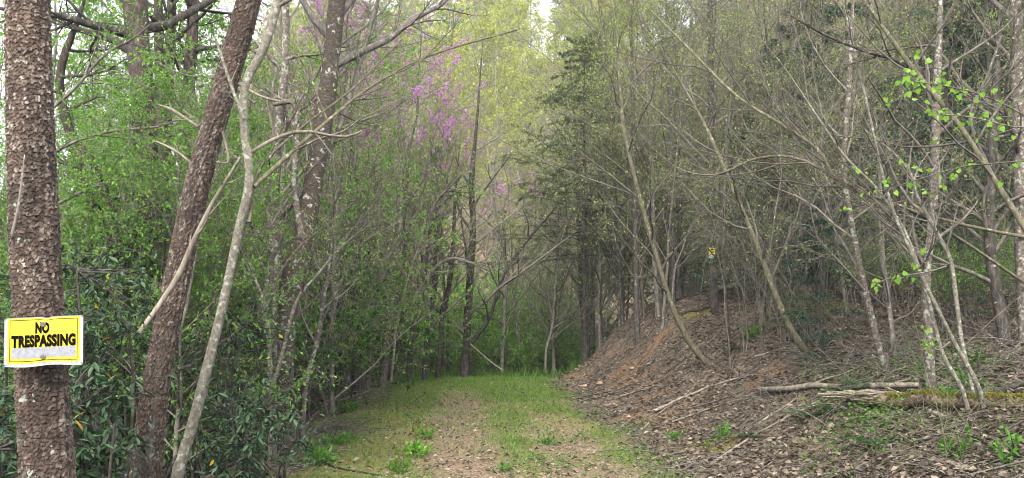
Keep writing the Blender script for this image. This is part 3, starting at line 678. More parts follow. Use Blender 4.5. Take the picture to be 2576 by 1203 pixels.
for px, D, k, sc, lb in ((815, 17, 0, 1.1, 'largest redbud with pink blossom above the left thicket'), (905, 22.5, 0, 1.25, 'redbud with pink blossom nearest the middle of the picture'), (1128, 22.6, 1, 1.15, 'small redbud with low pink blossom beside the dark leaning trunk'), (735, 19, 1, .9, 'faint pink redbud behind the forked brown trunk'), (800, 30, 0, 1.0, 'farther redbud left of the largest one')):
    x, y = px_place(px, D); spawn(PR['redbud'][k], 'redbud', lb, 'tree', None, x, y, sc=sc)

# ------------------------------------------------------------------ the near trees one can follow one by one
def px_path(pts, D, K, extend=True):
    """[(px, py, rpx)] from the foot upwards at distance D (number or list) -> points, radii, foot on the ground"""
    Ds = D if isinstance(D, (list, tuple)) else [D] * len(pts)
    P = np.array([list(at(p[0], p[1], d)) + [p[2] * d / FPX / math.sqrt(1 + ((p[0] - 1288) / FPX) ** 2)] for p, d in zip(pts, Ds)])
    if extend:                                        # down to the ground
        f = P[0].copy(); d = P[0] - P[1]; d[:3] = d[:3] / max(abs(d[2]), 1e-6)
        for _ in range(6):
            gz = float(hgt(f[0], f[1])) - .12; s = P[0][2] - gz
            f[:2] = P[0][:2] + d[:2] * max(s, 0) * .6
        if P[0][2] - gz > .05:
            f[2] = gz; f[3] = P[0][3] * 1.12; P = np.vstack([f, P])
    Q = catmull(P, K)
    return Q[:, :3], np.maximum(Q[:, 3], .002)

def plates(theta_n, zs, rad, seed, cw=.0115, ch=.024):
    """scaly bark: cell id and relief for a grid of (rows, around)"""
    g = np.random.default_rng(seed); circ = 2 * math.pi * np.mean(rad); nu = max(int(circ / cw), 8)
    U = np.arange(theta_n)[None] / theta_n * nu + 0 * zs[:, None]; Vv = zs[:, None] / ch + 0 * U
    nv = int(Vv.max() - Vv.min()) + 4; v0 = math.floor(Vv.min()) - 1
    ju = g.uniform(.08, .92, (nv + 2, nu)); jv = g.uniform(.05, .95, (nv + 2, nu)); rnd = g.random((nv + 2, nu))
    U = U + .35 * np.sin(Vv * 1.7 + 2.0) + .2 * np.sin(Vv * .53)
    iu = np.floor(U).astype(int); iv = np.floor(Vv).astype(int)
    d1 = np.full(U.shape, 9.); d2 = d1.copy(); cid = np.zeros(U.shape); dv1 = np.zeros(U.shape)
    for a in (-1, 0, 1):
        for b in (-1, 0, 1):
            cu = (iu + a) % nu; cv = np.clip(iv + b - v0, 0, nv + 1)
            du = (iu + a + ju[cv, cu]) - U; dv = (iv + b + jv[cv, cu]) - Vv; d = np.sqrt(du * du + dv * dv)
            nw = d < d1
            d2 = np.where(nw, d1, np.minimum(d2, d)); cid = np.where(nw, rnd[cv, cu], cid); dv1 = np.where(nw, dv, dv1); d1 = np.where(nw, d, d1)
    edge = sst(.01, .13, d2 - d1)
    return cid, edge * (.35 + .65 * cid) + .7 * edge * dv1
def pine_trunk(name, P, Rr, vis, th_n, dz, seed, depth=.0062):
    """trunk with real bark plates between the heights vis, coarse above"""
    zs = []; z = P[0, 2]; zt = P[-1, 2]
    while z < zt: zs.append(z); z += dz if vis[0] < z < vis[1] else .12
    zs = np.array(zs + [zt])
    x = np.interp(zs, P[:, 2], P[:, 0]); y = np.interp(zs, P[:, 2], P[:, 1]); r = np.interp(zs, P[:, 2], Rr)
    cid, hh = plates(th_n, zs, r, seed, .012, .021); cb, hb = plates(th_n, zs, r, seed + 50, .034, .075); hh = .75 * hh + .35 * hb; cid = np.clip(.8 * cid + .25 * cb + .08 * np.sin(zs[:, None] * 2.1 + cb * 3), 0, 1)
    a = np.arange(th_n) * 2 * math.pi / th_n
    furrow = .0045 * np.sin(a[None] * 17 + 2.2 * np.sin(zs[:, None] * 3.1) + 1.3 * np.sin(zs[:, None] * 7.3)) * (.5 + .5 * np.sin(a[None] * 5 + zs[:, None] * 2.7))
    lump = 1 + .03 * np.sin(2 * a[None] + zs[:, None] * 1.1) + .02 * np.sin(3 * a[None] - zs[:, None] * 2.3)
    rr = r[:, None] * lump + (hh - .5) * depth * 1.6 + furrow
    V = np.stack([x[:, None] + rr * np.cos(a), y[:, None] + rr * np.sin(a), zs[:, None] + 0 * rr], -1)
    K, n = rr.shape; k = np.arange(K - 1)[:, None]; j = np.arange(n)[None]
    F = np.stack([k * n + j, k * n + (j + 1) % n, (k + 1) * n + (j + 1) % n, (k + 1) * n + j], -1).reshape(-1, 4)
    mb = MB(); mb.add(V, F); mb.att['tint'] = cid.ravel(); mb.att['tint2'] = ((cid * 7.31) % 1).ravel()
    return mb
def add_branch(root, org, pts, D, K=8, bark='grey', n2=6, n3=4, leaf=None, lsz=.03, per=3, keep=1, lr=.4, rmin=.0022, up=.03, name='branch', sides=6, ang=.8):
    """a limb given by picture points, with its twigs and leaves"""
    p, r = px_path(pts, D, K, False); mb = MB(); tubes(mb, p, r, sides)
    b2, q2 = grow(P1(p), P1(r), n2, .2, .98, lr, ang, 6, up, .15, .55, rmin, .4); tubes(mb, b2, q2, 4)
    b3, q3 = grow(b2, q2, n3, .2, 1, .45, .75, 5, up, .2, .6, rmin * .8, .4) if n2 else (b2, q2)
    tubes(mb, b3, q3, 3)
    o = part(name, mb.mesh(name, M[bark], True, org), root)
    if leaf:
        ml = MB(); leaf_on(ml, b3, per, lsz, .55, .9, -.2, 0, .1, keep=keep); leaf_on(ml, b2, per, lsz, .55, .9, -.2, 0, .2, keep=keep)
        part('foliage', ml.mesh('foliage', M[leaf], False, org), o, 'stuff')
    return o
def crown_above(root, org, p, r, n=8, lr=.35, bark='grey', leaf=None, per=3, lsz=.04, t0=.6, n2=6, n3=4, ang=.8, rmin=.0025, keep=1, up=.05):
    mb = MB(); b1, q1 = grow(P1(p), P1(r), n, t0, .99, lr, ang, 7, up, .14, .5, rmin * 1.5, .4); b2, q2 = grow(b1, q1, n2, .25, 1, .45, .75, 5, up * .6, .18, .55, rmin, .4)
    b3, q3 = grow(b2, q2, n3, .2, 1, .5, .7, 4, up * .4, .2, .6, rmin * .8, .4)
    tubes(mb, b1, q1, 5); tubes(mb, b2, q2, 3); tubes(mb, b3, q3, 3)
    o = part('crown', mb.mesh('crown', M[bark], True, org), root)
    if leaf:
        ml = MB(); leaf_on(ml, b3, per, lsz, .55, .9, -.3, 0, .1, keep=keep); part('foliage', ml.mesh('foliage', M[leaf], False, org), o, 'stuff')
def near_tree(name, label, pts, D, bark, K=24, sides=10, knots=0):
    p, r = px_path(pts, D, K); mb = MB()
    r = r * np.r_[np.ones(K - 8), np.linspace(1, .15, 8)]; g = rng.normal(0, .03, r.shape); tubes(mb, p, r * (1 + g), sides)
    org = p[0].copy(); org[2] = float(hgt(p[0, 0], p[0, 1]))
    root = thing(name, label, 'tree', org)
    part('trunk', mb.mesh('trunk', M[bark], True, org), root)
    return root, org, p, r

# --- pine that carries the sign
PD = 3.8
p, r = px_path([(121, 1203, 67), (109, 1000, 65), (97, 780, 63), (86, 600, 64), (75, 300, 62), (70, 0, 60), (60, -900, 52), (40, -2600, 34), (30, -4200, 8)], PD, 60)
org = p[0].copy(); org[2] = float(hgt(*p[0, :2])); sign_pine = thing('pine_tree', 'thick scaly pine trunk at the left that carries the yellow sign', 'tree', org)
part('trunk', pine_trunk('trunk', p, r, (.55, 3.35), 150, .0065, 5).mesh('trunk', M['pine'], False, org), sign_pine)
crown_above(sign_pine, org, p, r, 12, .16, 'pine_far', 'wpine', 10, .12, .8, 6, 4, 1.3, .006)
add_branch(sign_pine, org, [(30, 590, 5), (46, 520, 4), (55, 450, 3), (62, 390, 2)], 3.62, 8, 'grey', 3, 2, name='dead_twig')
PINE1 = (p, r)
# --- leaning pine
LD = 6.5
p, r = px_path([(365, 1203, 38), (388, 1000, 34), (425, 800, 32), (466, 600, 33), (505, 430, 33), (557, 250, 33), (600, 100, 33), (626, 0, 32), (690, -250, 28), (760, -700, 20), (800, -1300, 6)], LD, 60)
org = p[0].copy(); org[2] = float(hgt(*p[0, :2])); lean_pine = thing('leaning_pine', 'reddish scaly pine leaning right beside the pale lichened tree', 'tree', org)
part('trunk', pine_trunk('trunk', p, r, (.1, 4.5), 110, .011, 9, .0065).mesh('trunk', M['pine'], False, org), lean_pine)
crown_above(lean_pine, org, p, r, 10, .2, 'pine_far', 'wpine', 10, .12, .86, 6, 4, 1.2, .006)
for pts in ([(500, 320, 5), (470, 300, 4), (430, 275, 5), (398, 264, 2.5)], [(478, 408, 3.5), (450, 385, 3), (420, 368, 3), (393, 356, 2.5)], [(560, 330, 4), (575, 405, 3.5), (545, 408, 3)], [(600, 210, 5), (650, 240, 4), (700, 255, 3)]):
    add_branch(lean_pine, org, pts, LD - .05, 8, 'deadwood', 2, 2, name='dead_stub', lr=.3)
PINE2 = (p, r)
# --- pale bent tree with lichen
root, org, p, r = near_tree('lichened_tree', 'pale bent tree blotched with lichen right of the leaning pine', [(445, 1203, 16), (490, 1050, 15), (520, 930, 14), (560, 770, 12.5), (600, 580, 12), (628, 450, 12), (614, 320, 11.5), (618, 210, 11.5), (660, 130, 12), (700, 0, 12), (745, -200, 9), (800, -500, 6)], 6.0, 'lichen', 40, 12)
add_branch(root, org, [(628, 385, 6), (690, 350, 5.5), (760, 330, 5), (860, 345, 3.5), (910, 330, 3)], [6, 6.1, 6.2, 6.4, 6.5], 10, 'deadwood', 3, 2, lr=.3)
add_branch(root, org, [(640, 470, 7), (720, 395, 6), (830, 300, 5), (930, 220, 4), (1080, 140, 3), (1300, 75, 2.5)], [6, 6.2, 6.6, 7, 7.4, 8], 16, 'olive', 12, 5, 'bud', .03, 2, .5, .3, .002)
add_branch(root, org, [(615, 300, 5), (590, 240, 4.5), (570, 180, 4), (540, 90, 3)], 5.9, 8, 'lichen', 4, 3, lr=.3)
add_branch(root, org, [(628, 560, 5), (650, 430, 4), (760, 320, 3.5), (880, 230, 3), (1010, 100, 2)], [6, 6.2, 6.6, 7.1, 7.6], 12, 'olive', 9, 5, 'spring', .035, 4, .9, .35, .002)
crown_above(root, org, p, r, 8, .3, 'grey', 'bud', 3, .035, .82)
# --- dead branch hanging across the leaning pine
dp, dr_ = px_path([(342, 848, 7), (400, 768, 7.5), (450, 690, 8), (485, 610, 7), (530, 520, 6), (575, 445, 5), (606, 395, 4)], [6.0, 6.05, 6.1, 6.15, 6.1, 6.05, 6.0], 16, False)
mb = MB(); tubes(mb, dp, dr_, 8); b2, q2 = grow(P1(dp), P1(dr_), 5, .3, .9, .25, .7, 5, 0, .1, .5, .004, .3); tubes(mb, b2, q2, 4)
root = thing('dead_branch', 'broken dead branch slanting across the leaning pine', 'branch', dp[0]); part('limb', mb.mesh('limb', M['deadwood'], True, dp[0]), root)
# --- background pines top left
for lb, pts, D in (('thickest scaly pine of those behind, between the sign pine and the leaning pine', [(385, 900, 30), (378, 600, 29), (370, 420, 30), (352, 160, 31), (340, 0, 32), (330, -300, 29), (320, -1200, 8)], 9.0),
                   ('slim pine close on the right of the thick background pine', [(408, 800, 13), (408, 450, 14), (400, 100, 14), (398, 0, 14), (396, -600, 5)], 12.0),
                   ('slim forked pine second right of the thick background pine', [(418, 800, 12), (416, 450, 13), (424, 200, 14), (432, 0, 14), (440, -600, 5)], 12.6),
                   ('slim pine just left of the leaning pine top', [(458, 800, 17), (464, 430, 16), (476, 200, 16), (486, 0, 16), (500, -600, 6)], 12.5),
                   ('dark trunk leaning left behind the sign pine', [(300, 720, 11), (270, 600, 12), (190, 380, 13), (150, 200, 12), (200, 40, 9), (230, -60, 7)], 9.5),
                   ('dark slanting trunk low between the two near pines', [(330, 760, 13), (302, 640, 14), (280, 540, 13), (240, 430, 12), (170, 300, 9)], 9.0)):
    root, org, p, r = near_tree('background_pine' if 'pine ' in lb[:22] or 'pine' in lb.split()[1:3] else 'dark_tree', lb, pts, D, 'pine_far', 28, 12)
    crown_above(root, org, p, r, 9, .16, 'dark', 'spring', 3, .05, .55, 6, 4, 1.1)
# --- forked brown tree and its companions
root, org, p, r = near_tree('forked_tree', 'stout brown tree with pale lichen bands at the left edge of the track', [(712, 1203, 30), (712, 1060, 27), (714, 900, 26), (722, 780, 27), (742, 680, 30), (764, 590, 26), (790, 450, 25), (820, 260, 24), (848, 0, 22), (870, -300, 18), (880, -900, 6)], 9.0, 'brown', 40, 14)
add_branch(root, org, [(716, 760, 16), (700, 690, 16), (690, 600, 17), (690, 470, 15), (705, 300, 13), (720, 100, 10), (716, -80, 8)], 9.05, 16, 'speck', 8, 4, 'bud', .035, 3, .6, .25, sides=10, name='fork')
add_branch(root, org, [(760, 600, 11), (740, 470, 9), (748, 330, 8), (740, 260, 8), (690, 262, 6)], 8.9, 12, 'speck', 7, 4, lr=.35, name='fork')
add_branch(root, org, [(790, 440, 9), (850, 330, 8), (900, 180, 7), (950, 0, 5)], 9.2, 12, 'grey', 8, 5, 'spring', .04, 4, .9, .3, name='branch')
crown_above(root, org, p, r, 10, .28, 'grey', 'spring', 4, .045, .72)
for lb, pts, D, bk in (('thin white speckled stem left of the stout brown tree', [(672, 1203, 7), (680, 1050, 7), (676, 860, 7), (660, 760, 6.5), (630, 680, 6), (606, 630, 5), (560, 540, 3)], 8.4, 'speck'),
                   ('white blotched stem touching the stout brown tree on its left', [(690, 1203, 8), (688, 1000, 8), (690, 830, 8), (684, 700, 7), (676, 560, 6), (650, 430, 4), (650, 250, 3)], 8.6, 'speck'),
                   ('thin pale stem leaning right from the foot of the brown tree', [(664, 1000, 5), (690, 960, 5), (715, 870, 5), (745, 760, 4.5), (800, 690, 4), (860, 620, 3), (960, 540, 2)], 8.3, 'lichen'),
                   ('crooked speckled stem just right of the stout brown tree', [(757, 1170, 8), (762, 1050, 7), (772, 950, 7), (800, 850, 7), (812, 760, 6), (830, 640, 5), (846, 480, 4), (880, 300, 3)], 9.6, 'speck'),
                   ('grey stem rising behind the stout brown tree to the top', [(640, 900, 9), (700, 560, 10), (712, 300, 9), (722, 40, 9), (728, -200, 7)], 11.0, 'grey')):
    root, org, p, r = near_tree('slender_tree', lb, pts, D, bk, 26, 8)
    crown_above(root, org, p, r, 9, .3, 'twig', 'bud', 2, .03, .4, 6, 4, .7)
# --- trunks of the left thicket, along the track
tk = [('reddish dark trunk, thickest at the left track edge', [(896, 985, 12), (894, 870, 12), (890, 760, 11), (888, 600, 10), (885, 380, 8), (880, 100, 6)], 16.5, 'dark'),
      ('twisted pale trunk in the middle of the left thicket', [(962, 975, 11), (970, 880, 10), (985, 760, 9), (1000, 640, 8), (1010, 480, 7), (1000, 250, 5)], 17.5, 'grey'),
      ('dark slim trunk leaning right in the left thicket', [(1028, 960, 7), (1036, 850, 7), (1060, 740, 6.5), (1075, 620, 6), (1100, 450, 5), (1120, 300, 3)], 19.0, 'dark'),
      ('dark twin trunk near the end of the left thicket', [(1068, 960, 8), (1076, 850, 8), (1092, 730, 8), (1098, 620, 7), (1090, 480, 6), (1080, 280, 4)], 19.5, 'dark'),
      ('wavy slim trunk last before the dark fork at the track end', [(1100, 962, 7), (1110, 860, 7), (1112, 790, 7), (1130, 720, 6.5), (1140, 620, 6), (1145, 500, 5), (1160, 330, 3)], 20.0, 'dark'),
      ('pale white sapling curving up from the left track edge', [(982, 975, 3.5), (990, 900, 3.5), (1000, 800, 3.2), (1030, 690, 3), (1060, 600, 2.5), (1075, 520, 2)], 17.0, 'lichen'),
      ('thin grey trunk between the reddish and twisted trunks', [(925, 985, 6), (930, 860, 6), (945, 700, 5), (955, 520, 4), (950, 300, 3)], 17.5, 'grey'),
      ('mossy trunk at the left behind the stick heap', [(850, 1000, 8), (846, 880, 8), (850, 720, 7), (870, 560, 6), (880, 380, 5)], 15.0, 'dark'),
      ('bent grey trunk right behind the stout brown tree', [(806, 1010, 8), (815, 880, 7), (840, 760, 7), (845, 620, 6), (830, 450, 5), (840, 250, 4)], 13.5, 'speck')]
for lb, pts, D, bk in tk:
    root, org, p, r = near_tree('thicket_tree', lb, pts, D, bk, 24, 8); crown_above(root, org, p, r, 12, .3, 'twig', 'bud' if rng.random() < .5 else 'spring', 4, .04, .35, 7, 4, .8, .0035)
root, org, p, r = near_tree('dark_forked_tree', 'dark trunk with a leaning fork at the far end of the track', [(1170, 955, 11), (1172, 880, 10.5), (1176, 800, 10), (1184, 680, 9), (1190, 560, 8), (1186, 460, 7), (1200, 300, 6), (1215, 100, 4)], 20.5, 'dark', 30, 10)
add_branch(root, org, [(1178, 872, 5.5), (1200, 845, 5), (1232, 800, 4.5), (1250, 740, 4), (1275, 680, 3.5), (1330, 600, 4), (1400, 520, 2)], 20.6, 12, 'dark', 8, 5, 'bud', .04, 2, .5, .3, .0035, name='fork', sides=8)
add_branch(root, org, [(1182, 865, 2.5), (1210, 890, 2.4), (1240, 915, 2), (1262, 930, 1.5)], 20.4, 8, 'deadwood', 1, 1, lr=.2, rmin=.003)
crown_above(root, org, p, r, 13, .35, 'twig', 'bud', 3, .04, .3, 7, 4, .8, .004)
# --- trees at the end of the track and on the right bank
rt = [('slim grey tree right of the dark fork at the track end', [(1262, 950, 6), (1266, 860, 6.5), (1270, 760, 6), (1270, 640, 5), (1240, 480, 4), (1260, 300, 3)], 22.5, 'grey', 'bud'),
      ('young tree with a kinked white stem at the right track end', [(1372, 950, 4), (1374, 880, 4), (1384, 845, 4.5), (1392, 800, 4.5), (1400, 700, 4), (1420, 560, 3), (1440, 380, 2)], 21.5, 'lichen', 'bud'),
      ('straight grey stem beside the kinked white stem', [(1394, 945, 6), (1392, 860, 5.5), (1396, 740, 5), (1402, 600, 4), (1410, 420, 3)], 22.0, 'grey', 'bud'),
      ('thin trunk right above the left end of the bank', [(1470, 860, 7), (1462, 740, 7), (1455, 600, 6), (1450, 420, 5), (1440, 200, 4)], 24.0, 'dark', 'bud'),
      ('olive sapling curving out of the bank and up to the left', [(1782, 918, 10), (1740, 870, 9.5), (1708, 810, 9), (1680, 740, 8.5), (1650, 640, 8), (1610, 500, 7.5), (1570, 330, 7), (1558, 200, 6), (1548, 60, 5), (1520, -60, 4)], 14.5, 'olive', 'bud'),
      ('long curved olive trunk sweeping from the bank crest to the upper left', [(2030, 890, 12), (1985, 820, 11), (1950, 740, 10), (1920, 660, 9.5), (1880, 560, 9), (1840, 470, 8), (1780, 330, 7), (1720, 220, 6), (1640, 80, 5)], 12.5, 'olive', 'bud'),
      ('white speckled trunk leaning left in the right wood', [(2232, 945, 13), (2212, 880, 12), (2190, 790, 12), (2165, 680, 11), (2142, 560, 10), (2122, 430, 10), (2130, 300, 9), (2138, 180, 9), (2146, 0, 8), (2150, -200, 6)], 11.0, 'speck', 'bud'),
      ('grey trunk with white lichen, thickest in the right wood', [(2342, 985, 18), (2336, 850, 16), (2330, 700, 15), (2345, 560, 15), (2352, 400, 15), (2358, 200, 14), (2366, 0, 13), (2370, -300, 10)], 11.5, 'speck', 'bud'),
      ('slim trunk behind and right of the white speckled trunk', [(2250, 900, 9), (2240, 800, 8), (2220, 640, 8), (2215, 480, 7), (2200, 250, 5)], 12.5, 'grey', 'bud'),
      ('dark broken trunk at the right border', [(2530, 870, 22), (2515, 780, 21), (2492, 640, 19), (2490, 560, 18), (2496, 400, 16), (2510, 150, 13), (2520, -100, 10)], 11.0, 'dark', 'bud'),
      ('lichened trunk cut by the right border at the top', [(2580, 900, 22), (2568, 600, 22), (2562, 300, 22), (2556, 0, 21), (2550, -300, 17)], 14.0, 'speck', 'bud'),
      ('dark rough trunk behind the small yellow notice', [(1800, 800, 14), (1793, 640, 13), (1790, 450, 12), (1788, 200, 11), (1786, 0, 10), (1784, -200, 8)], 15.2, 'dark', 'bud'),
      ('reddish thin pole in front of the small yellow notice', [(1835, 860, 6), (1826, 760, 6), (1820, 640, 6), (1822, 480, 6), (1836, 260, 5), (1850, 80, 4)], 15.8, 'dark', 'bud'),
      ('dark upright trunk left of the blue green hemlocks', [(1925, 780, 9), (1915, 560, 9), (1912, 300, 9), (1908, 0, 8)], 17.0, 'dark', 'bud'),
      ('straight pole trunk on the bank left of the curved olive sapling', [(1604, 860, 9), (1600, 700, 8), (1598, 480, 7), (1590, 200, 6), (1590, 0, 5)], 21.0, 'dark', 'bud')]
for lb, pts, D, bk, lf in rt:
    if pts[0][1] > 850: D = float(np.clip(ground_hit(*pts[0][:2])[1], D - 5, D + 1.5))          # the foot shows: stand it where the eye meets the ground
    root, org, p, r = near_tree('bank_tree', lb, [(a_, b_, c_ * .78) for a_, b_, c_ in pts], D, bk, 32, 10); crown_above(root, org, p, r, 16, .3, 'twig', lf, 3, .034, .35, 7, 5, .85, .0028, up=.04)
# --- slanting trunk top right and the multi-stemmed tree with heart leaves
root, org, p, r = near_tree('slanting_tree', 'slanting olive trunk crossing the upper right to the top', [(2650, 700, 9), (2576, 572, 8.5), (2500, 450, 8), (2420, 325, 7.5), (2330, 215, 7), (2250, 110, 6.5), (2180, 10, 6), (2100, -100, 4)], [6.6, 6.7, 6.8, 6.9, 7, 7.1, 7.2, 7.3], 'olive', 30, 10)
add_branch(root, org, [(2500, 450, 6), (2440, 300, 5), (2480, 200, 4), (2520, 90, 3)], 6.85, 10, 'grey', 8, 4, lr=.4)
add_branch(root, org, [(2300, 180, 7), (2250, 150, 6), (2180, 130, 5), (2080, 90, 4), (1990, 40, 3)], 7.1, 10, 'dark', 8, 5, 'bud', .025, 1, .4, lr=.4)
crown_above(root, org, p, r, 12, .35, 'twig', 'bud', 2, .03, .35, 6, 4, .8, keep=.5)
ms = [('pale lichened stem, rightmost of the clump with heart shaped leaves', [(2500, 1203, 11), (2478, 1040, 10), (2455, 960, 10), (2410, 880, 9), (2370, 800, 8), (2330, 720, 8), (2285, 620, 7), (2250, 540, 7), (2215, 420, 6.5), (2185, 280, 6), (2150, 130, 5.5), (2120, 0, 5), (2100, -100, 4)], 7.2),
      ('pale lichened stem, leftmost of the clump with heart shaped leaves', [(2458, 1203, 10), (2445, 1080, 9.5), (2420, 980, 9), (2375, 900, 8.5), (2352, 820, 8), (2320, 700, 7), (2270, 570, 6.5), (2200, 470, 6), (2130, 400, 5), (2060, 300, 4.5), (1980, 180, 3.5), (1900, 80, 2.5)], 7.3),
      ('pale forked stem with a broken orange knot near the clump', [(2470, 1100, 8), (2440, 950, 8), (2420, 860, 8.5), (2405, 750, 9), (2392, 660, 9), (2365, 600, 8), (2310, 500, 7), (2280, 420, 6), (2180, 330, 4), (2090, 270, 3)], 7.6)]
for lb, pts, D in ms:
    root, org, p, r = near_tree('lichened_sapling', lb, [(a_, b_, c_ * .68) for a_, b_, c_ in pts], D, 'lichen', 40, 9); crown_above(root, org, p, r, 16, .22, 'twig', 'bud', 1, .025, .42, 6, 4, .75, .0018, keep=.35)
# long bare limbs reaching over the right half
for lb, pts, D in (('long olive limb arching leftwards high over the right wood', [(2700, 620, 9), (2400, 560, 7), (2130, 470, 8), (2060, 380, 7), (1960, 310, 6.5), (1850, 240, 6), (1730, 120, 5), (1640, 30, 4), (1560, -40, 3)], [9, 8.8, 8.5, 8.5, 8.6, 8.8, 9, 9.2, 9.4]),
                   ('low limb reaching left from the slanting stems', [(2700, 800, 8), (2350, 560, 6), (2160, 480, 6.5), (2010, 400, 6), (1900, 400, 5), (1800, 440, 4), (1700, 420, 3), (1600, 330, 2)], [9, 8.6, 8.2, 8.4, 8.8, 9, 9.3, 9.6])):
    root, org, p, r = near_tree('arching_tree', lb, [(a_, b_, c_ * .7) for a_, b_, c_ in pts], D, 'olive', 34, 8); crown_above(root, org, p, r, 18, .25, 'twig', 'bud', 2, .03, .25, 6, 4, .8, .002, keep=.6)

# heart leaves, each its own part
def heart_mesh():
    o = [(0, 0), (.32, -.12), (.5, .12), (.42, .45), (.2, .75), (0, 1.0)]
    v = [(x, y, .10 * x) for x, y in o] + [(-x, y, .10 * x) for x, y in o[1:5]]
    v.append((0, .45, -.02)); c = len(v) - 1; idx = [0, 1, 2, 3, 4, 5, 9, 8, 7, 6]
    me = bpy.data.meshes.new('leaf'); me.from_pydata(v, [], [(c, idx[i], idx[(i + 1) % 10]) for i in range(10)]); me.materials.append(M['heart']); me.update(); return me
HEART = heart_mesh()
def leaf_spray(label, stems, D, n, size, spread):
    """thin branch with separate heart leaves hanging in pairs"""
    P0, R0 = px_path(stems, D, 14, False); org = P0[0]
    root = thing('leafy_branch', label, 'branch', org); mb = MB(); tubes(mb, P0, R0, 5)
    b, q = grow(P1(P0), P1(R0), 8, .15, 1, .3, .7, 6, .02, .12, .6, .0016, .3); tubes(mb, b, q, 4)
    part('stem', mb.mesh('stem', M['twig'], True, org), root)
    allp = np.concatenate([b.reshape(-1, 3), P0[5:]]); sel = allp[rng.integers(0, len(allp), n)] + rng.normal(0, spread, (n, 3))
    for s in sel:
        o = link('leaf', HEART, root, s - org)
        k = size * rng.uniform(.55, 1.15); o.scale = (k, k, k)
        o.rotation_euler = (rng.normal(-1.9 if rng.random() < .6 else .9, .45), rng.normal(0, .4), rng.uniform(0, 6.28))
    return root
leaf_spray('upper branch hung with bright heart shaped leaves at the right', [(2640, 330, 3), (2540, 270, 2.6), (2440, 230, 2.2), (2330, 210, 1.6), (2290, 205, 1)], 5.8, 62, .045, .03)
leaf_spray('branch with bright leaves below the upper leafy one at right border', [(2640, 300, 3), (2560, 320, 2.6), (2470, 300, 2), (2400, 290, 1.5), (2330, 285, 1)], 6.0, 40, .045, .03)
leaf_spray('lower long branch of bright leaves crossing the lichened stems', [(2640, 400, 3), (2520, 410, 2.6), (2420, 420, 2.2), (2300, 455, 1.6), (2190, 490, 1)], 6.0, 62, .042, .03)
leaf_spray('short sprig of bright leaves midway up the lichened stems', [(2380, 670, 3), (2350, 680, 2.4), (2300, 690, 2), (2240, 700, 1.4), (2205, 712, 1)], 6.8, 24, .045, .025)
leaf_spray('sprig of bright leaves low beside the thick grey trunk', [(2390, 860, 2.5), (2360, 880, 2), (2330, 860, 1.6), (2310, 830, 1)], 6.9, 16, .045, .03)

